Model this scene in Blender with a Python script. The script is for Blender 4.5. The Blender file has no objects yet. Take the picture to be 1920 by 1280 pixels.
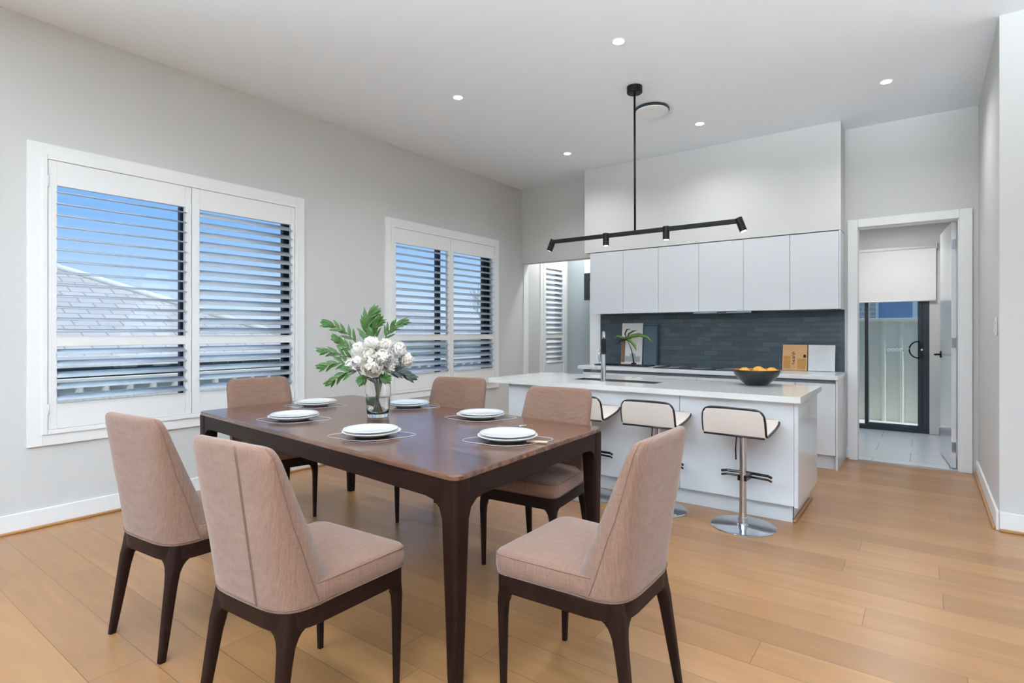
import bpy, bmesh, math, random
from math import sin, cos, pi, radians
from mathutils import Vector, Matrix
random.seed(7)
SC = bpy.context.scene
COL = SC.collection

# ------------------------------------------------------------------ camera
TH = math.atan(775/1050)
cam_d = bpy.data.cameras.new('camera'); cam = bpy.data.objects.new('camera', cam_d); COL.objects.link(cam)
cam.location = (0, 0, 1.25); cam.rotation_euler = (radians(90), 0, TH)
cam_d.sensor_width = 36; cam_d.lens = 1050/1920*36; cam_d.shift_y = -18/1920
cam_d.clip_start = .05; cam_d.clip_end = 300
SC.camera = cam
# ------------------------------------------------------------------ view, world
SC.view_settings.view_transform = 'Standard'; SC.view_settings.look = 'None'
SC.view_settings.gamma = 1; SC.view_settings.use_curve_mapping = False
SC.view_settings.exposure = 0.56
W = bpy.data.worlds.new('sky'); SC.world = W; W.use_nodes = True
nt = W.node_tree; nt.nodes.clear()
tc = nt.nodes.new('ShaderNodeTexCoord'); sp = nt.nodes.new('ShaderNodeSeparateXYZ')
rp = nt.nodes.new('ShaderNodeValToRGB'); bg = nt.nodes.new('ShaderNodeBackground'); wo = nt.nodes.new('ShaderNodeOutputWorld')
nt.links.new(tc.outputs['Generated'], sp.inputs[0]); nt.links.new(sp.outputs['Z'], rp.inputs[0])
nt.links.new(rp.outputs[0], bg.inputs[0]); nt.links.new(bg.outputs[0], wo.inputs[0])
e = rp.color_ramp.elements
e[0].position = 0.0; e[0].color = (.74, .86, 1, 1)
e[1].position = .30; e[1].color = (.16, .42, .90, 1)
el = rp.color_ramp.elements.new(.06); el.color = (.58, .77, 1, 1)
el = rp.color_ramp.elements.new(.17); el.color = (.26, .52, .94, 1)
bg.inputs[1].default_value = 0.72

def lamp(name, kind, loc, energy, col=(1, 1, 1), rot=(0, 0, 0), size=None, sy=None, parent=None, **kw):
    d = bpy.data.lights.new(name, kind); d.energy = energy; d.color = col
    if kind == 'AREA':
        d.shape = 'RECTANGLE' if sy else 'DISK'; d.size = size
        if sy: d.size_y = sy
    elif kind == 'SPOT': d.shadow_soft_size = size or .05
    elif kind == 'POINT': d.shadow_soft_size = size or .05
    for k, v in kw.items(): setattr(d, k, v)
    o = bpy.data.objects.new(name, d); COL.objects.link(o); o.location = loc; o.rotation_euler = rot
    if parent: o.parent = parent
    return o
sun = lamp('sun', 'SUN', (0, 0, 20), 2.3, (1, .96, .9)); sun.data.angle = radians(1.0)
sun.rotation_euler = Vector((.42, -.05, .85)).to_track_quat('Z', 'Y').to_euler()
# added fill lamps standing at invented, unseen openings behind and beside the camera
lamp('rear_fill', 'AREA', (.6, -3.9, 1.8), 450, (.74, .88, 1), (radians(90+40), 0, 0), 5.0, 1.7, spread=radians(75))
lamp('side_fill', 'AREA', (-4.48, -2.1, 1.6), 120, (.78, .90, 1), (radians(90+50), 0, radians(-70)), 3.2, 2.0, spread=radians(85))
lamp('front_fill', 'AREA', (2.6, 4.6, 1.5), 40, (.78, .90, 1), (radians(90+22), 0, radians(180)), 2.9, 2.2)

# ------------------------------------------------------------------ materials
def lin(c):
    return tuple(((v/255)/12.92 if v/255 <= .04045 else ((v/255+.055)/1.055)**2.4) for v in c) + (1,)
def N(m, t, **kw):
    n = m.node_tree.nodes.new(t)
    for k, v in kw.items(): setattr(n, k, v)
    return n
def mat(name, rgb, rough=.5, metal=0, spec=.5, coat=0, trans=0, ior=1.45, bump=0, bscale=60, var=0, vscale=4, sheen=0, coat_r=.05, stretch=None):
    m = bpy.data.materials.new(name); m.use_nodes = True
    b = m.node_tree.nodes['Principled BSDF']; L = m.node_tree.links
    b.inputs['Base Color'].default_value = lin(rgb); b.inputs['Roughness'].default_value = rough
    b.inputs['Metallic'].default_value = metal; b.inputs['Specular IOR Level'].default_value = spec
    b.inputs['Coat Weight'].default_value = coat; b.inputs['Coat Roughness'].default_value = coat_r
    b.inputs['Transmission Weight'].default_value = trans; b.inputs['IOR'].default_value = ior
    if sheen: b.inputs['Sheen Weight'].default_value = sheen
    if bump or var:
        t = N(m, 'ShaderNodeTexCoord'); mp = N(m, 'ShaderNodeMapping'); L.new(t.outputs['Object'], mp.inputs[0])
        if stretch: mp.inputs['Scale'].default_value = stretch
        if var:
            n = N(m, 'ShaderNodeTexNoise'); n.inputs['Scale'].default_value = vscale; n.inputs['Detail'].default_value = 6
            L.new(mp.outputs[0], n.inputs['Vector'])
            mx = N(m, 'ShaderNodeMix', data_type='RGBA')
            c = lin(rgb); mx.inputs[6].default_value = tuple(max(0, q*(1-var)) for q in c[:3])+(1,)
            mx.inputs[7].default_value = tuple(min(1, q*(1+var)) for q in c[:3])+(1,)
            L.new(n.outputs[0], mx.inputs[0]); L.new(mx.outputs[2], b.inputs['Base Color'])
        if bump:
            n2 = N(m, 'ShaderNodeTexNoise'); n2.inputs['Scale'].default_value = bscale; n2.inputs['Detail'].default_value = 3
            L.new(mp.outputs[0], n2.inputs['Vector'])
            bp = N(m, 'ShaderNodeBump'); bp.inputs['Strength'].default_value = bump; bp.inputs['Distance'].default_value = .004
            L.new(n2.outputs[0], bp.inputs['Height']); L.new(bp.outputs[0], b.inputs['Normal'])
    return m
def emit(name, rgb, s):
    m = bpy.data.materials.new(name); m.use_nodes = True; nd = m.node_tree.nodes; nd.clear()
    e = nd.new('ShaderNodeEmission'); o = nd.new('ShaderNodeOutputMaterial'); e.inputs[0].default_value = lin(rgb); e.inputs[1].default_value = s
    m.node_tree.links.new(e.outputs[0], o.inputs[0]); return m
def glass(name, tint=(.97, .99, 1), refl=.08):
    m = bpy.data.materials.new(name); m.use_nodes = True; nd = m.node_tree.nodes; L = m.node_tree.links; nd.clear()
    t = nd.new('ShaderNodeBsdfTransparent'); t.inputs[0].default_value = (*tint, 1)
    g = nd.new('ShaderNodeBsdfGlossy'); g.inputs['Roughness'].default_value = .02
    f = nd.new('ShaderNodeLayerWeight'); f.inputs[0].default_value = .5
    pw = nd.new('ShaderNodeMath'); pw.operation = 'POWER'; pw.inputs[1].default_value = 4; L.new(f.outputs['Facing'], pw.inputs[0])
    ml = nd.new('ShaderNodeMath'); ml.operation = 'MULTIPLY_ADD'; ml.inputs[1].default_value = refl*6; ml.inputs[2].default_value = refl*.3
    mx = nd.new('ShaderNodeMixShader'); o = nd.new('ShaderNodeOutputMaterial')
    L.new(pw.outputs[0], ml.inputs[0]); L.new(ml.outputs[0], mx.inputs[0]); L.new(t.outputs[0], mx.inputs[1]); L.new(g.outputs[0], mx.inputs[2]); L.new(mx.outputs[0], o.inputs[0])
    return m

M = {}
M['wall'] = mat('wall_paint', (208, 206, 203), .85, bump=.03, bscale=200)
M['wall_grey'] = mat('pantry_paint', (166, 176, 179), .85, bump=.03, bscale=200)
M['ceil'] = mat('ceiling_paint', (238, 243, 248), .9, bump=.02, bscale=200)
M['trim'] = mat('trim_enamel', (236, 235, 233), .4, bump=.01, bscale=100)
M['cab'] = mat('cabinet_lacquer', (218, 220, 222), .22, coat=.3, bump=.004, bscale=20)
M['cabu'] = mat('upper_cabinet_satin', (208, 210, 212), .38, bump=.004, bscale=20)
M['gap'] = mat('shadow_gap', (120, 122, 124), .6, bump=.01)
M['louvre'] = mat('louvre_shaded', (184, 192, 200), .45, bump=.01)  # white louvres, with their grey-blue backlit shade put into the colour
M['alu'] = mat('charcoal_aluminium', (52, 58, 64), .4, metal=.3, bump=.01)
M['glass'] = glass('window_glass')
M['fabric'] = None
M['black'] = mat('matt_black_metal', (14, 13, 14), .45, metal=.2, bump=.01)
M['chrome'] = mat('polished_chrome', (198, 202, 208), .08, metal=1, bump=.002)
M['steel'] = mat('brushed_steel', (170, 175, 180), .28, metal=1, bump=.02, stretch=(1, 40, 1))
M['porcelain'] = mat('white_porcelain', (236, 236, 234), .12, coat=.4, bump=.003)
M['bowl'] = mat('black_ceramic', (26, 27, 29), .35, bump=.05, bscale=30)
M['bowlin'] = mat('amber_glaze', (176, 108, 40), .25, var=.3, vscale=30)
M['bloom'] = mat('cream_petal', (250, 244, 236), .7, var=.06, vscale=30, sheen=.2)
M['bloom2'] = mat('blush_petal', (252, 240, 228), .7, var=.08, vscale=30, sheen=.2)
M['leaf'] = mat('leaf_green', (66, 104, 40), .42, var=.35, vscale=25)
M['leafd'] = mat('leaf_dark', (40, 52, 36), .4, var=.4, vscale=25)
M['stem'] = mat('woody_stem', (110, 96, 78), .6, var=.3, vscale=40)
M['stemg'] = mat('green_stem', (98, 122, 66), .5, var=.3, vscale=40)
M['oak'] = mat('oak_quad', (178, 130, 82), .45, var=.2, vscale=8, stretch=(1, 12, 12))
M['mark'] = mat('dark_ink', (38, 34, 34), .7, var=.1)
M['white'] = mat('white_plastic', (236, 236, 236), .35, bump=.003)
M['lens'] = emit('downlight_lens', (255, 255, 255), 9)
M['vase'] = mat('vase_glass', (255, 255, 255), .0, trans=1, ior=1.45, var=.001)
M['water'] = mat('water', (250, 255, 252), .0, trans=1, ior=1.33, var=.001)
M['charger'] = glass('clear_acrylic', (.99, .99, .99), .006)
M['cream'] = mat('cream_leather', (222, 210, 200), .5, bump=.05, bscale=150)
M['dark_edge'] = mat('smoked_chrome', (70, 68, 70), .18, metal=1, bump=.002)
M['tilef'] = mat('laundry_tile', (196, 201, 204), .35, var=.04)
M['concrete'] = mat('concrete_path', (206, 204, 198), .8, var=.12, vscale=3)
M['grass'] = mat('dry_lawn', (150, 156, 110), .9, var=.25, vscale=6)
M['fence'] = mat('grey_green_steel', (226, 224, 206), .5, var=.04, vscale=3)
M['fenceW'] = mat('cream_fence', (232, 229, 220), .6, var=.06, vscale=3)
M['mattress'] = mat('grout', (150, 150, 148), .8, bump=.02)

def fabric():
    m = mat('beige_linen', (176, 146, 130), .9, sheen=.25)
    b = m.node_tree.nodes['Principled BSDF']; L = m.node_tree.links
    t = N(m, 'ShaderNodeTexCoord')
    fac = None
    for s in ((320, 12, 320), (12, 320, 20), (320, 320, 14)):
        mp = N(m, 'ShaderNodeMapping'); mp.inputs['Scale'].default_value = s; L.new(t.outputs['Object'], mp.inputs[0])
        n = N(m, 'ShaderNodeTexNoise'); n.inputs['Scale'].default_value = 1; n.inputs['Detail'].default_value = 3; L.new(mp.outputs[0], n.inputs['Vector'])
        if fac is None: fac = n.outputs[0]
        else:
            a = N(m, 'ShaderNodeMath', operation='ADD'); L.new(fac, a.inputs[0]); L.new(n.outputs[0], a.inputs[1]); fac = a.outputs[0]
    dv = N(m, 'ShaderNodeMath', operation='DIVIDE'); L.new(fac, dv.inputs[0]); dv.inputs[1].default_value = 3
    r = N(m, 'ShaderNodeValToRGB'); r.color_ramp.elements[0].position = .35; r.color_ramp.elements[1].position = .65
    r.color_ramp.elements[0].color = lin((122, 89, 73)); r.color_ramp.elements[1].color = lin((148, 115, 97))
    L.new(dv.outputs[0], r.inputs[0]); L.new(r.outputs[0], b.inputs['Base Color'])
    bp = N(m, 'ShaderNodeBump'); bp.inputs['Strength'].default_value = .25; bp.inputs['Distance'].default_value = .002
    L.new(dv.outputs[0], bp.inputs['Height']); L.new(bp.outputs[0], b.inputs['Normal'])
    return m
M['fabric'] = fabric()
M['piping'] = mat('piping_thread', (122, 94, 80), .9, bump=.1)

def wood(name, c0, c1, scale, rough=.3, coat=.3):
    m = mat(name, c0, rough, coat=coat, coat_r=.15)
    b = m.node_tree.nodes['Principled BSDF']; L = m.node_tree.links
    t = N(m, 'ShaderNodeTexCoord'); mp = N(m, 'ShaderNodeMapping'); mp.inputs['Scale'].default_value = scale
    L.new(t.outputs['Object'], mp.inputs[0])
    n = N(m, 'ShaderNodeTexNoise'); n.inputs['Scale'].default_value = 1; n.inputs['Detail'].default_value = 9; n.inputs['Roughness'].default_value = .62; n.inputs['Distortion'].default_value = .6
    L.new(mp.outputs[0], n.inputs['Vector'])
    r = N(m, 'ShaderNodeValToRGB'); r.color_ramp.elements[0].position = .3; r.color_ramp.elements[1].position = .7
    r.color_ramp.elements[0].color = lin(c0); r.color_ramp.elements[1].color = lin(c1)
    L.new(n.outputs[0], r.inputs[0]); L.new(r.outputs[0], b.inputs['Base Color'])
    bp = N(m, 'ShaderNodeBump'); bp.inputs['Strength'].default_value = .05; bp.inputs['Distance'].default_value = .003
    L.new(n.outputs[0], bp.inputs['Height']); L.new(bp.outputs[0], b.inputs['Normal'])
    return m
M['walnut'] = wood('walnut_top', (58, 33, 22), (128, 86, 62), (1.6, 16, 16), .27, .5)
M['walnutV'] = wood('walnut_leg', (24, 11, 7), (42, 22, 15), (28, 28, 2), .5, 0)
M['walnutH'] = wood('walnut_apron', (24, 11, 7), (42, 22, 15), (3, 30, 30), .5, 0)

for k_ in ('walnutV', 'walnutH'): M[k_].node_tree.nodes['Principled BSDF'].inputs['Specular IOR Level'].default_value = .22
def brickmat(name, c1, c2, mortar, bw, rh, ms, axis='XY', rough=.4, grain=None, coat=0, off=.5, bump=.3, bias=0, coat_r=.1, shift=(0, 0), rnd_rows=False):
    m = mat(name, c1, rough, coat=coat, coat_r=coat_r)
    b = m.node_tree.nodes['Principled BSDF']; L = m.node_tree.links
    t = N(m, 'ShaderNodeTexCoord'); s = N(m, 'ShaderNodeSeparateXYZ'); c = N(m, 'ShaderNodeCombineXYZ')
    L.new(t.outputs['Object'], s.inputs[0]); L.new(s.outputs[axis[0]], c.inputs[0]); L.new(s.outputs[axis[1]], c.inputs[1])
    mp = N(m, 'ShaderNodeMapping'); mp.inputs['Location'].default_value = (*shift, 0); L.new(c.outputs[0], mp.inputs[0])
    src = mp.outputs[0]
    if rnd_rows:
        s2 = N(m, 'ShaderNodeSeparateXYZ'); L.new(src, s2.inputs[0])
        dv = N(m, 'ShaderNodeMath', operation='DIVIDE'); L.new(s2.outputs['Y'], dv.inputs[0]); dv.inputs[1].default_value = rh
        fl_ = N(m, 'ShaderNodeMath', operation='FLOOR'); L.new(dv.outputs[0], fl_.inputs[0])
        wn = N(m, 'ShaderNodeTexWhiteNoise', noise_dimensions='1D'); L.new(fl_.outputs[0], wn.inputs['W'])
        ma = N(m, 'ShaderNodeMath', operation='MULTIPLY_ADD'); L.new(wn.outputs['Value'], ma.inputs[0]); ma.inputs[1].default_value = bw; L.new(s2.outputs['X'], ma.inputs[2])
        c3 = N(m, 'ShaderNodeCombineXYZ'); L.new(ma.outputs[0], c3.inputs[0]); L.new(s2.outputs['Y'], c3.inputs[1]); src = c3.outputs[0]
    br = N(m, 'ShaderNodeTexBrick'); br.offset = off; br.squash = 1; L.new(src, br.inputs['Vector'])
    br.inputs['Scale'].default_value = 1; br.inputs['Brick Width'].default_value = bw; br.inputs['Row Height'].default_value = rh
    br.inputs['Mortar Size'].default_value = ms; br.inputs['Mortar Smooth'].default_value = .1; br.inputs['Bias'].default_value = bias
    br.inputs['Color1'].default_value = lin(c1); br.inputs['Color2'].default_value = lin(c2); br.inputs['Mortar'].default_value = lin(mortar)
    out = br.outputs['Color']
    if grain:
        mg = N(m, 'ShaderNodeMapping'); mg.inputs['Scale'].default_value = grain; L.new(c.outputs[0], mg.inputs[0])
        # shift the grain plank by plank so it breaks at the joints
        av = N(m, 'ShaderNodeVectorMath', operation='MULTIPLY_ADD'); L.new(br.outputs['Color'], av.inputs[0]); av.inputs[1].default_value = (37, 91, 53); L.new(mg.outputs[0], av.inputs[2])
        n = N(m, 'ShaderNodeTexNoise'); n.inputs['Scale'].default_value = 1; n.inputs['Detail'].default_value = 8; n.inputs['Distortion'].default_value = 1.2; L.new(av.outputs[0], n.inputs['Vector'])
        r = N(m, 'ShaderNodeValToRGB'); r.color_ramp.elements[0].position = .3; r.color_ramp.elements[1].position = .72
        r.color_ramp.elements[0].color = (.86, .83, .79, 1); r.color_ramp.elements[1].color = (1.04, 1.03, 1.02, 1)
        L.new(n.outputs[0], r.inputs[0])
        mx = N(m, 'ShaderNodeMix', data_type='RGBA', blend_type='MULTIPLY'); mx.inputs[0].default_value = 1
        L.new(out, mx.inputs[6]); L.new(r.outputs[0], mx.inputs[7]); out = mx.outputs[2]
    L.new(out, b.inputs['Base Color'])
    bp = N(m, 'ShaderNodeBump', invert=True); bp.inputs['Strength'].default_value = bump; bp.inputs['Distance'].default_value = .002
    L.new(br.outputs['Fac'], bp.inputs['Height']); L.new(bp.outputs[0], b.inputs['Normal'])
    return m
M['floor'] = brickmat('oak_planks', (178, 132, 86), (158, 114, 73), (104, 76, 50), 2.1, .19, .0012, 'XY',    .36, (1.3, 11, 1), .35, 0, .4, coat_r=.3, shift=(.3, .05), rnd_rows=True)
M['splash'] = brickmat('slate_tiles', (62, 72, 79), (78, 89, 96), (50, 58, 64), .155, .052, .0016, 'XZ', .34, None, .0, .5, .5)
M['ltile'] = brickmat('laundry_floor_tiles', (214, 217, 219), (220, 222, 223), (160, 164, 166), .6, .45, .004, 'XY', .3, None, .2, .5, .3, shift=(.12, .1))
M['brickW'] = brickmat('pale_brick', (196, 190, 184), (172, 166, 162), (214, 212, 206), .24, .086, .01, 'XZ', .8)
M['brickN'] = brickmat('dark_brick', (120, 112, 108), (96, 90, 88), (150, 146, 140), .24, .086, .01, 'YZ', .8)
M['roof'] = brickmat('roof_tiles', (200, 195, 187), (190, 185, 178), (160, 156, 150), .30, .21, .012, 'YX', .8, bump=.6)

# ------------------------------------------------------------------ mesh helpers
class MB:
    def __init__(s): s.bm = bmesh.new()
    def box(s, a, b):
        x0, y0, z0 = a; x1, y1, z1 = b
        v = [s.bm.verts.new(p) for p in ((x0, y0, z0), (x1, y0, z0), (x1, y1, z0), (x0, y1, z0), (x0, y0, z1), (x1, y0, z1), (x1, y1, z1), (x0, y1, z1))]
        for f in ((0, 3, 2, 1), (4, 5, 6, 7), (0, 1, 5, 4), (1, 2, 6, 5), (2, 3, 7, 6), (3, 0, 4, 7)): s.bm.faces.new([v[i] for i in f])
        return s
    def loft(s, rings, cap=True, closed=True):
        R = [[s.bm.verts.new(p) for p in r] for r in rings]; n = len(R[0])
        for a, b in zip(R, R[1:]):
            for i in range(n if closed else n-1):
                j = (i+1) % n; s.bm.faces.new((a[i], a[j], b[j], b[i]))
        if cap and closed:
            s.bm.faces.new(R[0][::-1]); s.bm.faces.new(R[-1])
        return s
    def prism(s, pts, z0, z1): return s.loft([[(x, y, z0) for x, y in pts], [(x, y, z1) for x, y in pts]])
    def lathe(s, prof, c=(0, 0, 0), n=40, cap=True):
        rings = [[(c[0]+r*cos(2*pi*i/n), c[1]+r*sin(2*pi*i/n), c[2]+z) for i in range(n)] for r, z in prof]
        return s.loft(rings, cap)
    def tube(s, pts, r, n=10, closed=False, flat=None):
        P = [Vector(p) for p in pts]; rings = []; m = len(P)
        up = Vector((0, 0, 1))
        for i, p in enumerate(P):
            if closed: t = P[(i+1) % m]-P[i-1]
            else: t = P[min(i+1, m-1)]-P[max(i-1, 0)]
            t.normalize()
            a = t.cross(up)
            if a.length < .05: a = t.cross(Vector((1, 0, 0)))
            a.normalize(); b = a.cross(t)
            ri = r[i] if isinstance(r, (list, tuple)) else r
            rb = ri if flat is None else ri*flat
            rings.append([tuple(p+a*ri*cos(2*pi*k/n)+b*rb*sin(2*pi*k/n)) for k in range(n)])
        if closed: rings.append(rings[0]); return s.loft(rings, False)
        return s.loft(rings)
    def build(s, name, m, parent=None, smooth=False, bevel=0, sub=0, loc=None, seg=2):
        if smooth: bmesh.ops.remove_doubles(s.bm, verts=s.bm.verts, dist=1e-6)
        bmesh.ops.recalc_face_normals(s.bm, faces=s.bm.faces)
        me = bpy.data.meshes.new(name); s.bm.to_mesh(me); s.bm.free()
        o = bpy.data.objects.new(name, me); COL.objects.link(o)
        for mm in (m if isinstance(m, list) else [m]): me.materials.append(mm)
        if smooth:
            for p in me.polygons: p.use_smooth = True
        if bevel:
            bv = o.modifiers.new('bevel', 'BEVEL'); bv.width = bevel; bv.segments = seg; bv.limit_method = 'ANGLE'; bv.angle_limit = radians(40)
            for p in me.polygons: p.use_smooth = True
            wn = o.modifiers.new('wn', 'WEIGHTED_NORMAL'); wn.keep_sharp = True
        if sub:
            sb = o.modifiers.new('sub', 'SUBSURF'); sb.levels = sub; sb.render_levels = sub
        if loc: o.location = loc
        if parent: o.parent = parent
        return o
def tag(o, label=None, cat=None, group=None, kind=None):
    if label: o['label'] = label
    if cat: o['category'] = cat
    if group: o['group'] = group
    if kind: o['kind'] = kind
    return o
def empty(name, loc=(0, 0, 0), rz=0, label=None, cat=None, group=None, kind=None):
    o = bpy.data.objects.new(name, None); COL.objects.link(o); o.location = loc; o.rotation_euler = (0, 0, rz); o.empty_display_size = .1
    return tag(o, label, cat, group, kind)
def kids(o): return [c for c in bpy.data.objects if c.parent == o]
def copy_tree(o, parent=None):
    c = o.copy(); COL.objects.link(c)
    if parent: c.parent = parent
    for k in kids(o): copy_tree(k, c)
    return c
def struct(name, mb, m, **kw):
    o = mb.build(name, m, **kw)
    if not kw.get('parent'): o['kind'] = 'structure'
    return o
def rrect(hx, hy, r, n=6, cx=0, cy=0):
    pts = []
    for (sx, sy, a0) in ((1, 1, 0), (-1, 1, pi/2), (-1, -1, pi), (1, -1, 3*pi/2)):
        for k in range(n+1):
            a = a0+pi/2*k/n; pts.append((cx+sx*(hx-r)+r*cos(a), cy+sy*(hy-r)+r*sin(a)))
    return pts

# ------------------------------------------------------------------ room shell
XL, YB, H = -4.556, 6.4, 3.24
T = .15
# floor
f = MB().box((XL-T, -4.1, -.1), (4.1, YB+.02, 0)); f.box((XL-T, YB+.02, -.1), (-3.2, 7.8, 0)); struct('floor', f, M['floor'])
struct('floor_laundry', MB().box((-1.6, YB+.02, -.1), (1.0, 8.72, -.004)), M['ltile'])
c = MB().box((XL-T, -4.1, H), (4.1, 7.8, H+.15)); struct('ceiling', c, M['ceil'])
struct('ceiling_laundry', MB().box((-1.6, YB+.17, 2.62), (1.0, 8.72, 2.72)), M['ceil'])
# left wall with the three window openings
WZ0, WZ1 = .60, 2.39
ops = [(1.09, 2.91), (3.99, 5.80), (6.93, 7.52)]
w = MB(); w.box((XL-T, -4.1, 0), (XL, -3.8, H)); w.box((XL-T, -3.8, 2.7), (XL, -.4, H)); y = -.4
for (a, b) in ops:
    z0 = WZ0
    w.box((XL-T, y, 0), (XL, a, H)); w.box((XL-T, a, 0), (XL, b, z0)); w.box((XL-T, a, WZ1), (XL, b, H)); y = b
w.box((XL-T, y, 0), (XL, 7.8, H)); struct('wall_left', w, M['wall'])
# back wall: header over the pantry opening, wall behind the kitchen, door opening
w = MB()
w.box((XL, YB, 2.205), (-3.47, YB+T, H))
w.box((-3.47, YB, 0), (-.55, YB+T, H))
w.box((-.55, YB, 2.28), (.255, YB+T, H))
w.box((.255, YB, 0), (.38, YB+T, H))
struct('wall_back', w, M['wall'])
struct('wall_right', MB().box((.375, 4.66, 0), (.375+T, YB+T, H)), M['wall'])
struct('wall_return', MB().box((.375+T, 4.66, 0), (.9, 4.66+T, H)).box((.9, 4.66, 2.7), (3.9, 4.66+T, H)).box((3.9, 4.66, 0), (4.1, 4.66+T, H)).box((.9, 4.66, 0), (3.9, 4.66+T, .3)), M['wall'])
# side wall; rear wall and the rear end of the left wall have wide openings added to let light in (behind the camera)
w = MB(); w.box((3.95, -4.1, 0), (4.1, 4.66, H))
struct('wall_side', w, M['wall'])
w = MB(); w.box((XL-T, -4.1, 0), (-4.1, -3.95, H)); w.box((3.1, -4.1, 0), (3.95, -3.95, H)); w.box((-4.1, -4.1, 2.85), (3.1, -3.95, H))
struct('wall_rear', w, M['wall'])
# bulkhead over the kitchen cabinets
struct('wall_bulkhead', MB().box((-3.38, 6.085, 2.215), (-.64, YB, H)), M['wall'], bevel=.003)
# pantry walls
struct('wall_pantry_end', MB().box((XL, 7.66, 0), (-3.2, 7.8, H)), M['wall_grey'])
struct('wall_pantry_side', MB().box((-3.32, YB+T, 0), (-3.2, 7.66, H)), M['wall_grey'])
# laundry walls
w = MB(); w.box((.04, 8.55, 0), (1.0, 8.70, 2.62)); w.box((-1.6, 8.55, 2.30), (.04, 8.70, 2.62)); struct('wall_laundry_end', w, M['wall'])
struct('wall_laundry_side', MB().box((.30, YB+T, 0), (.42, 8.55, 2.62)), M['wall'])
struct('wall_laundry_left', MB().box((-1.72, YB+T, 0), (-1.6, 8.7, 2.62)), M['wall'])

# baseboards and oak quads
def base(name, a, b, nrm, h=.12, t=.016):
    (x0, y0), (x1, y1) = a, b; nx, ny = nrm
    o = struct(name, MB().box((min(x0, x1, x0+nx*t, x1+nx*t), min(y0, y1, y0+ny*t, y1+ny*t), 0), (max(x0, x1, x0+nx*t, x1+nx*t), max(y0, y1, y0+ny*t, y1+ny*t), h)), M['trim'], bevel=.004)
    q = .016; x0 += nx*t; x1 += nx*t; y0 += ny*t; y1 += ny*t
    MB().box((min(x0, x1, x0+nx*q, x1+nx*q), min(y0, y1, y0+ny*q, y1+ny*q), 0), (max(x0, x1, x0+nx*q, x1+nx*q), max(y0, y1, y0+ny*q, y1+ny*q), .018)).build('quad_bead', M['oak'], o, bevel=.005)
base('baseboard_left', (XL, -.4), (XL, 7.6), (1, 0))
base('baseboard_right', (.375, 4.66), (.375, 6.38), (-1, 0))
base('baseboard_return', (.375, 4.66), (3.9, 4.66), (0, -1))
base('baseboard_door', (-.625, YB), (-.60, YB), (0, -1))

# ------------------------------------------------------------------ windows with plantation shutters
def louvres(mb, y0, y1, z0, z1, n, tilt, x=XL+.004):
    p = (z1-z0)/n; w, th = .0445, .006
    for i in range(n):
        zc = z0+p*(i+.5)
        sec = []
        for k in range(12):
            a = 2*pi*k/12; u, v = w*cos(a), th*sin(a)
            # u runs outwards (-x); the outer edge is tilted up
            sec.append((x-(u*cos(tilt)-v*sin(tilt)), zc+u*sin(tilt)+v*cos(tilt)))
        mb.loft([[(a, y0, b) for a, b in sec], [(a, y1, b) for a, b in sec]])
def window(n, y0, y1, panels, tilts, zo=(.52, 2.46), mull=(), lights=None):
    o0, o1 = y0, y1
    a = MB()
    for (p, q, r, s_) in ((o0, o0+.075, zo[0], zo[1]), (o1-.075, o1, zo[0], zo[1])): a.box((XL-.002, p, r), (XL+.018, q, s_))
    a.box((XL-.002, o0+.075, zo[1]-.075), (XL+.018, o1-.075, zo[1])); a.box((XL-.002, o0+.075, zo[0]), (XL+.018, o1-.075, zo[0]+.075))
    root = struct(f'window_{n}', a, M['trim'], bevel=.002)
    # L frame that carries the shutters
    g = MB(); i0, i1, z0, z1 = o0+.07, o1-.07, zo[0]+.07, zo[1]-.07
    g.box((XL-.06, i0, z0), (XL+.028, i0+.03, z1)); g.box((XL-.06, i1-.03, z0), (XL+.028, i1, z1))
    g.box((XL-.06, i0+.03, z1-.03), (XL+.028, i1-.03, z1)); g.box((XL-.06, i0+.03, z0), (XL+.028, i1-.03, z0+.03))
    g.build('shutter_surround', M['trim'], root, bevel=.003)
    # aluminium window behind
    m = MB(); xo = XL-.135
    m.box((xo, i0, z0-.02), (xo+.04, i0+.04, z1+.02)); m.box((xo, i1-.04, z0-.02), (xo+.04, i1, z1+.02))
    m.box((xo, i0, z1-.02), (xo+.04, i1, z1+.03)); m.box((xo, i0, z0-.03), (xo+.04, i1, z0+.02))
    for (ma, mb_) in mull: m.box((xo, ma, z0), (xo+.045, mb_, z1))
    m.build('window_frame', M['alu'], root, bevel=.003)
    MB().box((xo+.018, i0+.03, z0), (xo+.022, i1-.03, z1)).build('pane', M['glass'], root)
    return root
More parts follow.
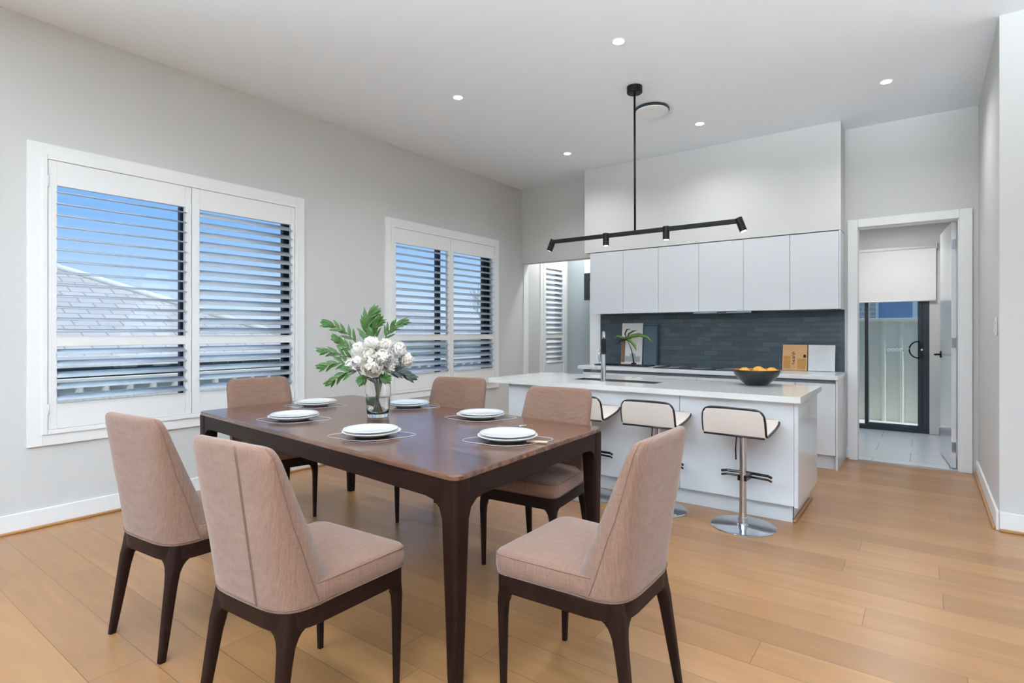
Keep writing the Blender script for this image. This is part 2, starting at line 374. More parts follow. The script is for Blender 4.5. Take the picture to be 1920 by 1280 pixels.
def shutter(y0, y1, op, tu, tl, label, hinge_left=True, lm='louvre', nU=13, nL=5, zp=(.622, 2.358)):
    r = empty('plantation_shutter', (0, 0, 0), 0, label, 'shutter', 'white plantation shutters on the left wall')
    zA, zB, zC, zD = .785, 1.156, 1.222, 2.20
    f = MB(); x0, x1 = XL-.014, XL+.022
    f.box((x0, y0, zp[0]), (x1, op[0], zp[1])); f.box((x0, op[1], zp[0]), (x1, y1, zp[1]))
    f.box((x0, op[0], zD), (x1, op[1], zp[1])); f.box((x0, op[0], zB), (x1, op[1], zC)); f.box((x0, op[0], zp[0]), (x1, op[1], zA))
    f.build('shutter_frame', M['trim'], r, bevel=.002)
    u = MB(); louvres(u, op[0]-.004, op[1]+.004, zC, zD, nU, tu); u.build('upper_louvres', M[lm], r, smooth=True)
    l = MB(); louvres(l, op[0]-.004, op[1]+.004, zA, zB, nL, tl); l.build('lower_louvres', M[lm], r, smooth=True)
    yh = y0 if hinge_left else y1
    for z in (.75, 2.22):
        MB().tube([(x1+.004, yh, z-.035), (x1+.004, yh, z+.035)], .005, 8).build('hinge', M['trim'], r, smooth=True)
    return r
window(1, 1.022, 2.975, 2, None, mull=((1.965, 2.005), (2.83, 2.87)))
shutter(1.125, 1.999, (1.171, 1.954), radians(11), radians(23), 'wide white shutter panel with thin open louvres showing most sky, leftmost of all the shutters')
shutter(2.003, 2.872, (2.059, 2.840), radians(33), radians(25), 'white shutter panel with steeply tilted louvres shaded grey, right half of the nearer window', False)
window(2, 3.925, 5.860, 2, None, mull=((4.80, 4.86), (5.66, 5.72)))
shutter(4.028, 4.915, (4.064, 4.867), radians(23), radians(33), 'white shutter panel right behind the flowers, left half of the farther window')
shutter(4.919, 5.757, (4.969, 5.722), radians(23), radians(33), 'white shutter panel with a bare tree behind it, right half of the farther window', False)
window(3, 6.86, 7.60, 1, None)
shutter(6.965, 7.495, (7.0, 7.46), radians(56), radians(56), 'narrow bright white shutter nearly closed inside the pantry nook', lm='trim')
# architrave edge of the pantry opening
struct('trim_1', MB().box((XL+.001, 6.44, 0), (XL+.012, 6.55, 2.205)), M['trim'], bevel=.002)

# ------------------------------------------------------------------ door to the laundry
a = MB(); aw = .085
a.box((-.55-aw+.02, YB-.02, 0), (-.55+.02, YB, 2.28+aw-.02)); a.box((.25-.005, YB-.02, 0), (.25+aw, YB, 2.28+aw-.02)); a.box((-.53, YB-.02, 2.265), (.245, YB, 2.28+aw-.02))
d1 = struct('door_1', a, M['trim'], bevel=.004)
j = MB(); j.box((-.55, YB, 0), (-.53, YB+T, 2.28)); j.box((.235, YB, 0), (.255, YB+T, 2.28)); j.box((-.53, YB, 2.262), (.235, YB+T, 2.28)); j.build('door_jamb', M['trim'], d1, bevel=.002)
leaf = empty('door_2', (.226, YB+.10, 0), radians(5), kind='structure')
MB().box((-.036, 0, .012), (0, .76, 2.25)).build('door_leaf', M['cab'], leaf, bevel=.002)
for z in (.2, 1.15, 2.05):
    hg = MB(); hg.tube([(-.008, -.012, z-.045), (-.008, -.012, z+.045)], .007, 10); hg.box((-.034, -.004, z-.045), (-.006, .0, z+.045)); hg.build('hinge', M['steel'], leaf, smooth=False)
hd = MB(); hd.box((-.046, .665, .99), (-.036, .715, 1.055)); hd.tube([(-.046, .69, 1.02), (-.085, .69, 1.02), (-.09, .68, 1.02), (-.09, .60, 1.02)], .009, 10); hd.build('door_handle', M['black'], leaf, smooth=True)
struct('trim_2', MB().box((-.53, YB, 0), (.235, YB+.025, .004)), M['steel'])
# laundry sliding door
fr = MB(); yy = 8.56
fr.box((-1.5, yy, .0), (.04, yy+.09, .055)); fr.box((-1.5, yy, 2.24), (.04, yy+.09, 2.30)); fr.box((-.03, yy-.01, .055), (.04, yy+.08, 2.24)); fr.box((-1.56, yy, 0), (-1.5, yy+.09, 2.3))
d3 = struct('door_3', fr, M['alu'], bevel=.003)
s_ = MB(); s_.box((-.632, yy-.012, .04), (-.585, yy+.04, 2.25)); s_.box((-.075, yy-.012, .04), (-.03, yy+.04, 2.25)); s_.box((-.585, yy-.012, .04), (-.075, yy+.04, .085)); s_.box((-.585, yy-.012, 2.2), (-.075, yy+.04, 2.25))
s_.build('sliding_panel', M['alu'], d3, bevel=.003)
MB().box((-.59, yy+.01, .08), (-.07, yy+.016, 2.21)).build('pane', M['glass'], d3)
MB().box((-1.5, yy+.06, .05), (-.62, yy+.066, 2.24)).build('pane', M['glass'], d3)
b_ = MB(); b_.box((-.592, yy-.018, .08), (-.582, yy-.01, 2.2)); b_.build('pane_bead', M['steel'], d3)
h_ = MB(); ring = [(-.075-.085*math.sin(pi*k/14), yy-.045, 1.03-.10*cos(pi*k/14)) for k in range(15)]
h_.tube([(-.06, yy-.02, .93)]+ring+[(-.06, yy-.02, 1.13)], .008, 8); h_.box((-.075, yy-.03, .945), (-.02, yy-.008, 1.115)); h_.build('door_handle', M['black'], d3, smooth=False)
MB().tube([(-.035, yy-.034, 1.03), (-.035, yy-.03, 1.03)], .012, 12).build('key_lock', M['chrome'], d3)
dots = MB()
for k in range(4):
    cx = -.375+.044*k; dots.tube([(cx+.0175*cos(2*pi*q/24), yy-.004, 1.02+.0175*sin(2*pi*q/24)) for q in range(24)], .0062, 6, closed=True)
dots.build('safety_dots', M['white'], d3, smooth=True)
# roller blind
bl = empty('roller_blind', (0, 0, 0), 0, 'white roller blind half lowered over the laundry sliding door', 'blind')
MB().box((-1.55, 8.515, 1.64), (.104, 8.518, 2.28)).build('blind_fabric', mat('blind_white', (236, 234, 230), .8, bump=.02), bl)
MB().tube([(-1.55, 8.517, 1.634), (.104, 8.517, 1.634)], .010, 10).build('bottom_rail', M['trim'], bl, smooth=True)
MB().tube([(-1.55, 8.517, 2.29), (.104, 8.517, 2.29)], .022, 14).build('roller_tube', M['trim'], bl, smooth=True)
MB().box((.105, 8.49, 2.26), (.112, 8.545, 2.34)).build('bracket', M['white'], bl)
tag(MB().box((.135, 8.535, 0), (.205, 8.549, .085)).build('skirting_tile', mat('speckled_grey_tile', (140, 142, 144), .5, var=.5, vscale=90)), 'small speckled grey tile low on the laundry wall right of the sliding door', 'tile')
# light switch
sw = empty('light_switch', (.374, 4.80, 1.285), 0, 'white light switch on the right wall near its corner', 'switch')
MB().box((-.008, -.035, -.058), (0, .035, .058)).build('switch_plate', M['white'], sw, bevel=.004)
MB().box((-.013, -.012, .008), (-.008, .012, .034)).build('rocker', M['white'], sw, bevel=.002)
MB().box((-.013, -.012, -.034), (-.008, .012, -.008)).build('rocker', M['white'], sw, bevel=.002)

# ------------------------------------------------------------------ ceiling fittings
g_names = {(-1.69, 3.52): 'bright recessed downlight on ceiling, nearest the camera', (-3.19, 3.55): 'recessed downlight on ceiling above the farther window side, upper left of the pendant',
           (-.25, 5.35): 'recessed downlight on ceiling near the laundry doorway', (-1.735, 5.37): 'recessed downlight on ceiling just right of the round vent', (-3.21, 5.39): 'small far recessed downlight on ceiling above the pantry corner'}
for (x, y), t_ in {(-3.2, 1.7): 'above the window end of the dining table', (-1.7, 1.7): 'above the middle of the dining table', (-.2, 1.7): 'right of the dining table'}.items():
    g_names[(x, y)] = 'recessed downlight out of frame '+t_
pts = list(g_names)
DLE = 33
def downlight(x, y):
    vis = (x, y) in g_names
    r = empty('recessed_downlight', (x, y, H), 0, g_names.get((x, y)), 'downlight', 'recessed downlights in the ceiling' )
    MB().lathe([(.040, -.001), (.047, -.001), (.047, -.005), (.040, -.006), (.036, -.002)], n=32).build('trim_ring', M['white'], r, smooth=False)
    MB().lathe([(0.0005, -.0045), (.037, -.0045), (.037, -.003), (.0005, -.003)], n=32).build('lens', M['lens'], r)
    lamp('downlight_lamp', 'SPOT', (0, 0, -.02), DLE if y > 3 else (22 if y > 1 else 6), (.93, .97, 1), size=.04, parent=r, spot_size=radians(150), spot_blend=.9)
for x, y in pts: downlight(x, y)
v = empty('round_ceiling_vent', (-1.96, 4.755, H), 0, 'round white ceiling vent with dark rim behind the pendant rod', 'vent')
MB().lathe([(.05, 0), (.145, 0), (.150, -.008), (.152, -.02), (.14, -.024), (.05, -.02)], n=48).build('rim', M['alu'], v, smooth=False)
MB().lathe([(.001, -.014), (.13, -.014), (.142, -.026), (.142, -.034), (.001, -.036)], n=48).build('diffuser_plate', M['white'], v, smooth=False, bevel=.002)

# linear pendant
pd = empty('linear_pendant', (-1.9, 4.25, H), 0, 'black linear pendant bar with four small spotlights hanging over the island', 'pendant light')
MB().lathe([(.001, 0), (.062, 0), (.062, -.05), (.056, -.056), (.001, -.056)], n=40).build('canopy', M['black'], pd, bevel=.002)
MB().tube([(0, 0, -.05), (.004, 0, -1.17)], .0085, 12).build('rod', M['black'], pd, smooth=True)
BZ = -1.185
b_ = MB(); b_.loft([[(x, s1*.014, BZ+s2*.017) for s1, s2 in ((-1, -1), (1, -1), (1, 1), (-1, 1))] for x in (-.765, .80)]); b_.build('bar', M['black'], pd, bevel=.003)
def spot(x, ang):
    o = MB(); L_ = .105; dx, dz = sin(ang), -cos(ang)
    o.tube([(x-dx*.022, 0, BZ-dz*.022), (x+dx*(L_-.022), 0, BZ+dz*(L_-.022))], .026, 24)
    h = o.build('spotlight', M['black'], pd, bevel=.001)
    e_ = Vector((x+dx*(L_-.0215), 0, BZ+dz*(L_-.0215)))
    MB().tube([tuple(e_-Vector((dx, 0, dz))*.002), tuple(e_+Vector((dx, 0, dz))*.0005)], .020, 24).build('spotlight_lens', M['lens'], h)
    l = lamp('spotlight_lamp', 'SPOT', tuple(e_+Vector((dx, 0, dz))*.006), 6, (1, .97, .93), size=.018, parent=pd, spot_size=radians(70), spot_blend=.6)
    l.rotation_euler = Vector((-dx, 0, -dz)).to_track_quat('Z', 'Y').to_euler()
for x, a_ in ((-.785, radians(-24)), (-.257, 0), (.265, 0), (.815, radians(20))): spot(x, a_)

# ------------------------------------------------------------------ kitchen: wall side
BX0, BX1, BYF, BZT = -3.29, -.635, 5.76, .855
divs = [-3.294, -2.857, -2.427, -1.971, -1.511, -1.076, -.655]
wl = ['leftmost white wall cabinet, beside the pantry opening', 'second white wall cabinet from the pantry opening', 'third white wall cabinet from the left, one of the two above the cooktop',
      'fourth white wall cabinet from the left, above the cooktop end', 'fifth white wall cabinet, next but one to the laundry door', 'rightmost white wall cabinet, beside the laundry door']
for i in range(6):
    x0, x1 = divs[i], divs[i+1]
    r = empty('wall_cabinet', ((x0+x1)/2, 6.39, 1.467), 0, wl[i], 'cabinet', 'white wall cabinets over the splashback'); hw = (x1-x0)/2
    MB().box((-hw+.0006, -.30, 0.006), (hw-.0006, 0, .738)).build('body', M['gap'], r)
    MB().box((-hw+.0015, -.322, 0), (hw-.0015, -.302, .736)).build('door', M['cabu'], r, bevel=.0012)
r = tag(MB().box((-.654, 6.062, 1.467), (-.640, 6.39, 2.208)).build('end_panel', M['cabu'], bevel=.001), 'white end panel closing the wall cabinets on the laundry side', 'panel')
# range hood slot
rh = empty('range_hood', (-1.74, 6.2, 1.467), 0, 'slim steel range hood tucked under the wall cabinets', 'range hood')
MB().box((-.30, -.10, -.018), (.30, .12, -.0005)).build('hood_body', M['steel'], rh, bevel=.002)
MB().box((-.05, -.106, -.014), (.05, -.100, -.004)).build('control_strip', M['black'], rh)
# splashback
sb = tag(MB().box((-3.317, 6.385, BZT), (-.64, 6.399, 1.467)).build('tiled_splashback', M['splash']), 'dark slate grey tiled splashback between benchtop and wall cabinets', 'splashback')
# base cabinets
bdiv = [-3.24, -2.80, -2.36, -1.90, -1.44, -.98, -.65]
bl_ = ['first white base cabinet from the pantry end of the back bench', 'second white base cabinet from the pantry end of the back bench', 'third white base cabinet along the back bench, left of the cooktop drawers',
       'fourth white base cabinet along the back bench, under the cooktop', 'fifth white base cabinet along the back bench, behind the fruit bowl', 'white base cabinet at the laundry end of the back bench']
for i in range(6):
    x0, x1 = bdiv[i], bdiv[i+1]; hw = (x1-x0)/2
    r = empty('base_cabinet', ((x0+x1)/2, 6.38, 0), 0, bl_[i], 'cabinet', 'white base cabinets under the back bench')
    MB().box((-hw+.0005, -.57, .125), (hw-.0005, 0, BZT-.045)).build('body', M['gap'], r)
    MB().box((-hw+.002, -.592, .13), (hw-.002, -.572, BZT-.075)).build('door', M['cab'], r, bevel=.0015)
    MB().box((-hw+.0005, -.545, 0), (hw-.0005, -.50, .124)).build('kickboard', M['cab'], r)
tag(MB().box((-.649, 5.785, 0), (-.633, 6.395, BZT-.041)).build('end_panel', M['cab'], bevel=.001), 'white end panel of the back bench facing the laundry doorway', 'panel')
tag(MB().box((BX0, BYF, BZT-.04), (BX1+.008, 6.384, BZT)).build('benchtop', M['cab'], bevel=.003), 'white stone benchtop running along the dark splashback', 'benchtop')
ck = empty('cooktop', (-1.95, 6.05, BZT), 0, 'black glass cooktop set in the back benchtop', 'cooktop')
MB().box((-.44, -.22, 0), (.44, .24, .008)).build('glass_plate', mat('black_glass', (22, 25, 28), .06, coat=.5, var=.02), ck, bevel=.003)
for x, y, rr in ((-.27, .10, .09), (-.27, -.11, .07), (.02, .0, .11), (.29, .10, .07), (.29, -.11, .09)):
    MB().tube([(x+rr*cos(2*pi*k/28), y+rr*sin(2*pi*k/28), .0085) for k in range(28)], .0012, 5, closed=True).build('burner_ring', M['steel'], ck)
struct('trim_3', MB().box((-3.47, YB-.012, .0), (-3.32, YB+.0, 1.9)), M['trim'])
# dark framed panel and small ledge in the pantry
o = empty('pantry_wall_oven', (-3.90, 7.66, 1.92), 0, 'dark appliance partly seen inside the pantry nook beside the wall cabinets', 'appliance')
MB().box((-.19, -.30, -.20), (.19, -.002, .42)).build('body', M['trim'], o)
MB().box((-.188, -.318, -.198), (.188, -.301, .20)).build('dark_door', M['alu'], o, bevel=.003)
for k in range(5): MB().box((-.1, -.322, .10-.012*k), (.1, -.319, .104-.012*k)).build('vent_slot', M['black'], o)

# things on the back bench
# two cookbooks leaning on the splashback
def book(name, x, w, h, mcov, label, lean, extra=None, z=BZT, y=6.345):
    r = empty(name, (x, y-.03, z+.003), 0, label, 'book'); r.rotation_euler = (-lean, 0, 0)
    MB().box((-w/2, -.0085, 0), (w/2, -.006, h)).build('front_cover', mcov, r, bevel=.0006)
    MB().box((-w/2+.003, -.006, .003), (w/2-.003, .006, h-.003)).build('page_block', M['white'], r)
    MB().box((-w/2, .006, 0), (w/2, .0085, h)).build('back_cover', mcov, r, bevel=.0006)
    if extra: extra(r, w, h)
    return r
def scrib(r, w, h):
    m = MB(); rnd = random.Random(3); zz = h*.25
    while zz < h*.72:
        p = [(-.012+rnd.uniform(-.018, .018), -.0095, zz+rnd.uniform(-.006, .006)) for _ in range(6)]
        m.tube(p, .0016, 4); zz += .012
    m.build('cover_lettering', M['mark'], r)
    MB().box((w/2-.035, -.0098, h*.50), (w/2-.012, -.0086, h*.62)).build('cover_stamp', M['mark'], r)
    t = MB(); t.box((-w/2+.01, -.0092, h*.06), (-w/2+.075, -.0086, h*.56)); t.box((w/2-.09, -.0092, h*.04), (w/2-.012, -.0086, h*.46)); t.build('cover_print', mat('ochre_print', (196, 140, 74), .8, var=.25, vscale=60), r)
    l = MB()
    for k in range(3): l.box((-w/2+.01, -.0096, h*(.08+.05*k)), (w/2-.1, -.0088, h*(.085+.05*k)))
    l.build('cover_rules', M['stem'], r)
book('cookbook', -1.075, .228, .262, mat('tan_cover', (214, 164, 116), .75, var=.12, vscale=12), 'tan cookbook with dark brush lettering leaning on the splashback', radians(9), scrib)
book('cookbook', -.834, .236, .262, mat('pale_marbled_cover', (218, 218, 216), .7, var=.09, vscale=7), 'pale grey marbled cookbook leaning beside the tan one', radians(9))
# framed print and glass panel behind a strap leaved plant
pr = empty('picture_frame', (-2.872, 6.33, BZT+.003), 0, 'white interior print leaning on the splashback behind the plant', 'picture'); pr.rotation_euler = (-radians(5), 0, 0)
W2 = .27
MB().box((-W2/2, -.006, 0), (W2/2, .006, .50)).build('print_board', mat('print_paper', (226, 221, 214), .6, var=.05), pr, bevel=.001)
t = MB(); t.box((-W2/2+.002, -.0072, .02), (-W2/2+.05, -.0061, .33)); t.build('brown_panel', mat('print_brown', (132, 98, 76), .7, var=.2, vscale=30), pr)
t = MB(); t.box((-W2/2+.055, -.0072, .03), (W2/2-.02, -.0061, .10)); t.box((-.02, -.0072, .10), (.05, -.0061, .13)); t.build('grey_seat_print', mat('print_grey', (168, 172, 172), .7, var=.2, vscale=40), pr)
gp = empty('dark_picture', (-2.632, 6.34, BZT+.003), 0, 'dark glazed picture leaning on the splashback right of the white print', 'picture'); gp.rotation_euler = (-radians(4), 0, 0)
MB().box((-.095, -.004, 0), (.095, .004, .485)).build('pane', mat('smoked_glass', (84, 98, 108), .08, coat=.3, var=.05), gp, bevel=.001)
fr = MB(); fr.box((.075, -.009, 0), (.095, -.0045, .47)); fr.box((-.095, -.009, .46), (.075, -.0045, .475)); fr.build('frame_edge', M['alu'], gp)
tray = empty('serving_tray', (-2.85, 6.08, BZT), 0, 'long black tray along the back bench below the plant', 'tray')
MB().prism(rrect(.34, .12, .03), 0, .012).build('tray_base', M['black'], tray, bevel=.003)
pt = empty('strap_leaf_plant', (-2.79, 6.22, BZT+.012), 0, 'green strap leaved plant stem on a small black foot before the white print', 'plant')
MB().lathe([(.001, 0), (.032, 0), (.030, .012), (.012, .02), (.001, .02)], n=24).build('foot', M['black'], pt, smooth=True)
MB().tube([(0, 0, .01), (-.012, 0, .09), (-.03, 0, .17), (-.06, 0, .24), (-.09, -.005, .29)], [.010, .008, .006, .004, .003], 8).build('stem', M['leafd'], pt, smooth=True)
M['leafb'] = mat('bright_leaf', (112, 148, 66), .4, var=.25, vscale=25)
def strap(pts, w, m, name='leaf', parent=None, fold=.25):
    P = [Vector(p) for p in pts]; mb = MB(); n = len(P); rings = []
    for i, p in enumerate(P):
        t = (P[min(i+1, n-1)]-P[max(i-1, 0)]).normalized(); a = t.cross(Vector((0, .9, .45)))
        if a.length < .1: a = Vector((1, 0, 0))
        a.normalize(); s = i/(n-1); ww = w*(sin(pi*min(1, .12+s*.88))**.7 if s < 1 else .02)
        u = a.cross(t)
        rings.append([tuple(p-a*ww+u*ww*fold), tuple(p+u*.0015), tuple(p+a*ww+u*ww*fold), tuple(p-u*.0015)])
    mb.loft(rings); return mb.build(name, m, parent, smooth=True)
strap([(-.09, 0, .29), (-.02, -.02, .33), (.08, -.03, .345), (.18, -.04, .32), (.26, -.04, .25)], .026, M['leafb'], parent=pt)
strap([(-.09, 0, .29), (-.16, -.02, .32), (-.20, -.03, .33), (-.24, -.03, .31)], .020, M['leafb'], parent=pt)
strap([(-.09, 0, .29), (-.02, -.05, .27), (.04, -.07, .22), (.065, -.07, .16)], .026, M['leafb'], parent=pt)
strap([(-.09, 0, .29), (-.15, -.03, .28), (-.20, -.04, .24)], .016, M['leafd'], parent=pt)
strap([(-.09, 0, .29), (-.06, -.01, .36), (0, -.02, .39), (.05, -.02, .40)], .012, M['leaf'], parent=pt)
strap([(-.09, 0, .29), (-.11, -.01, .36), (-.08, -.02, .41), (-.02, -.02, .42)], .010, M['leafd'], parent=pt)

# ------------------------------------------------------------------ kitchen island
IX0, IX1, IYF, IYB, IZ = -3.14, -.63, 3.90, 4.80, .84
isl = empty('kitchen_island', (0, 0, 0), 0, 'glossy white kitchen island cabinet behind the bar stools', 'island')
SX0, SX1, SY0, SY1 = -2.47, -1.72, 4.22, 4.44
b_ = MB(); b_.box((-2.95, 4.0, .12), (SX0-.02, 4.74, IZ-.041)); b_.box((SX1+.02, 4.0, .12), (-.68, 4.74, IZ-.041)); b_.box((SX0-.02, 4.0, .12), (SX1+.02, SY0-.02, IZ-.041)); b_.box((SX0-.02, SY1+.02, .12), (SX1+.02, 4.74, IZ-.041)); b_.build('body', M['cab'], isl)
for x0, x1 in ((-2.97, -2.18), (-2.176, -1.43), (-1.426, -.68)):
    MB().box((x0, 3.975, .125), (x1, 3.999, IZ-.043)).build('front_panel', M['cab'], isl, bevel=.001)
MB().box((-2.93, 4.05, 0), (-.70, 4.09, .124)).build('kickboard', M['cab'], isl)
MB().box((-.678, 3.97, .12), (-.655, 4.75, IZ-.041)).build('end_panel', M['cab'], isl, bevel=.001)
MB().box((-.72, 4.06, 0), (-.70, 4.72, .119)).build('kickboard', M['cab'], isl)
MB().box((-.698, 4.05, 0), (-.682, 4.72, .018)).build('quad_bead', M['oak'], isl, bevel=.004)
# worktop with a sink cut-out
t = MB()
t.box((IX0, IYF, IZ-.04), (IX1, SY0, IZ)); t.box((IX0, SY1, IZ-.04), (IX1, IYB, IZ)); t.box((IX0, SY0, IZ-.04), (SX0, SY1, IZ)); t.box((SX1, SY0, IZ-.04), (IX1, SY1, IZ))
tag(t.build('island_benchtop', mat('white_stone', (226, 225, 222), .14, coat=.4, var=.03, vscale=5), bevel=0), 'thick white stone benchtop of the island, overhanging on the stool side', 'benchtop')
sk = empty('sink', (0, 0, 0), 0, 'steel undermount sink set in the island benchtop', 'sink')
s_ = MB(); zz = IZ-.041; e_ = .0008; t_ = .006; zt_ = IZ-.0012
s_.box((SX0+e_, SY0+e_, zz-.19), (SX1-e_, SY1-e_, zz-.18)); s_.box((SX0+e_, SY0+e_, zz-.18), (SX0+t_, SY1-e_, zt_)); s_.box((SX1-t_, SY0+e_, zz-.18), (SX1-e_, SY1-e_, zt_)); s_.box((SX0+t_, SY0+e_, zz-.18), (SX1-t_, SY0+t_, zt_)); s_.box((SX0+t_, SY1-t_, zz-.18), (SX1-t_, SY1-e_, zt_)); s_.box((-2.10, SY0+t_, zz-.18), (-2.08, SY1-t_, zz-.03))
s_.build('basin', mat('sink_steel', (112, 104, 100), .4, metal=.8, bump=.02), sk)
for x in (-2.31, -1.91): MB().lathe([(.001, 0), (.04, 0), (.04, .004), (.001, .004)], (x, 4.33, zz-.179), 24).build('drain', M['chrome'], sk)
fc = empty('kitchen_tap', (-2.13, 4.15, IZ), radians(30), 'tall chrome tap with black head standing at the island sink', 'tap')
MB().lathe([(.001, 0), (.028, 0), (.028, .008), (.022, .012), (.019, .20), (.017, .225), (.001, .226)], n=28).build('tap_body', M['chrome'], fc, smooth=False, bevel=.001)
MB().tube([(0, 0, .22), (0, -.002, .34), (.0, -.015, .385), (0, -.04, .405), (0, -.07, .40), (0, -.095, .38), (0, -.10, .35)], .0125, 14).build('spout', M['chrome'], fc, smooth=True)
MB().lathe([(.001, 0), (.017, 0), (.019, .09), (.015, .12), (.001, .12)], (0, -.10, .235), 20).build('spray_head', M['black'], fc, smooth=False)
MB().tube([(-.018, 0, .15), (-.03, 0, .16), (-.034, 0, .22), (-.034, 0, .27)], .008, 10).build('lever', M['chrome'], fc, smooth=True)
gl = empty('small_glass', (-2.53, 4.74, IZ), 0, 'small clear glass tumbler on the island edge left of the tap', 'glass')
MB().lathe([(.001, 0), (.026, 0), (.030, .07), (.028, .07), (.024, .005), (.001, .005)], n=28, cap=False).build('tumbler', M['glass'], gl, smooth=True)
# fruit bowl
fb = empty('fruit_bowl', (-1.05, 4.60, IZ), 0, 'black bowl with amber glazed inside on the island benchtop', 'bowl')
prof_o = [(.001, 0), (.075, 0), (.082, .006), (.10, .022), (.135, .05), (.158, .08), (.168, .105), (.170, .118)]
prof_i = [(.165, .118), (.160, .10), (.148, .078), (.12, .05), (.08, .028), (.04, .018), (.001, .016)]
MB().lathe(prof_o+[(.1675, .12)], n=48, cap=False).build('bowl_shell', M['bowl'], fb, smooth=True)
MB().lathe([(.1675, .12)]+prof_i, n=48, cap=False).build('glazed_inside', M['bowlin'], fb, smooth=True)
orange = mat('golden_fruit_skin', (214, 152, 26), .42, bump=.15, bscale=220, var=.1)
fp = [(-.075, -.05, .085, .052, 'large golden fruit at the left front of the black bowl'), (.055, -.065, .088, .050, 'golden fruit at the front right of the black bowl'),
      (.0, .07, .095, .05, 'golden fruit at the back of the black bowl'), (-.10, .055, .09, .044, 'small golden fruit at the back left of the black bowl'), (.105, .02, .098, .044, 'golden fruit at the far right of the black bowl')]
for x, y, z, r_, lb in fp:
    f_ = empty('orange_fruit', (-1.05+x, 4.60+y, IZ+z), random.random()*6, lb, 'fruit', 'golden fruit in the black bowl')
    MB().lathe([(.001, -r_*.9)]+[(r_*cos(a), r_*sin(a)*.93) for a in [radians(d) for d in range(-75, 76, 15)]]+[(.004, r_*.88), (.001, r_*.86)], n=24, cap=False).build('fruit_skin', orange, f_, smooth=True)
    MB().lathe([(.001, 0), (.004, 0), (.003, .006), (.001, .006)], (0, 0, r_*.85), 8).build('stalk', M['stemg'], f_)

# ------------------------------------------------------------------ bar stools
def make_stool():
    r = empty('bar_stool', (0, 0, 0), 0, 'x', 'bar stool', 'chrome bar stools at the island')
    MB().lathe([(.001, 0), (.198, 0), (.200, .004), (.192, .010), (.05, .016), (.030, .022), (.027, .06), (.024, .062), (.001, .062)], n=56).build('base_disc', M['chrome'], r, smooth=False, bevel=.001)
    MB().lathe([(.001, .05), (.0225, .05), (.0225, .40), (.0225, .595), (.001, .595)], n=24).build('column', M['chrome'], r, smooth=False, bevel=.0005)
    # foot bar in front of the column
    f_ = MB()
    f_.tube([(-.155, .055, .325), (-.13, .085, .325), (0, .10, .325), (.13, .085, .325), (.155, .055, .325)], .009, 10)
    f_.tube([(-.155, .055, .300), (-.13, .085, .300), (0, .10, .300), (.13, .085, .300), (.155, .055, .300)], .007, 10)
    f_.box((-.028, -.02, .295), (.028, .10, .33)); f_.build('footrest', M['dark_edge'], r, smooth=False)
    MB().tube([(-.03, -.03, .60), (-.035, -.035, .50), (-.033, -.035, .43)], .005, 8).build('height_lever', M['black'], r, smooth=True)
    MB().box((-.07, -.09, .594), (.07, .09, .604)).build('seat_plate', M['dark_edge'], r)
    # bent seat shell: profile in y,z
    prof = [(.150, .672), (.105, .655), (.035, .637), (-.06, .623), (-.14, .614), (-.178, .620), (-.188, .655), (-.197, .70), (-.205, .745), (-.210, .772)]
    # smooth
    pv = [Vector((0, a, b)) for a, b in prof]
    def wd(i): return .185 if i < 8 else (.180 if i == 8 else .160)
    rings = []
    for i, p in enumerate(pv):
        t_ = (pv[min(i+1, 9)]-pv[max(i-1, 0)]).normalized(); nrm = Vector((0, -t_.z, t_.y))*.011
        w = wd(i) if i else .178
        rings.append([(-w, p.y-nrm.y, p.z-nrm.z), (w, p.y-nrm.y, p.z-nrm.z), (w, p.y+nrm.y, p.z+nrm.z), (-w, p.y+nrm.y, p.z+nrm.z)])
    MB().loft(rings).build('seat_shell', M['cream'], r, bevel=.004)
    loop = []
    for i, p in enumerate(pv): loop.append((-(wd(i) if i else .178)-.004, p.y, p.z))
    loop.append((-.12, pv[-1].y-.001, pv[-1].z+.010)); loop.append((.12, pv[-1].y-.001, pv[-1].z+.010))
    for i in range(9, -1, -1): loop.append(((wd(i) if i else .178)+.004, pv[i].y, pv[i].z))
    loop.append((.12, .158, .674)); loop.append((-.12, .158, .674))
    L2 = [Vector(p) for p in loop]
    for _ in range(2):
        q_ = []
        for i in range(len(L2)):
            a_, b_ = L2[i], L2[(i+1) % len(L2)]; q_ += [a_*.75+b_*.25, a_*.25+b_*.75]
        L2 = q_
    loop = [tuple(p) for p in L2]
    MB().tube(loop, .0075, 10, closed=True).build('edge_tube', M['dark_edge'], r, smooth=True)
    MB().tube([(-.183, -.187, .609), (.183, -.187, .609)], .0065, 8).build('back_seam', M['dark_edge'], r, smooth=True)
    return r
st = make_stool()
sts = [(-.945, 3.785, radians(-3), 'chrome bar stool with low cream back, nearest the laundry doorway'), (-1.515, 3.79, radians(0), 'middle one of the three cream backed chrome bar stools'),
       (-2.06, 3.795, radians(2), 'chrome bar stool mostly hidden behind a beige chair, leftmost at the island')]
for i, (x, y, a_, lb) in enumerate(sts):
    o = st if i == 0 else copy_tree(st)
    o.location = (x, y, 0); o.rotation_euler = (0, 0, a_); o['label'] = lb

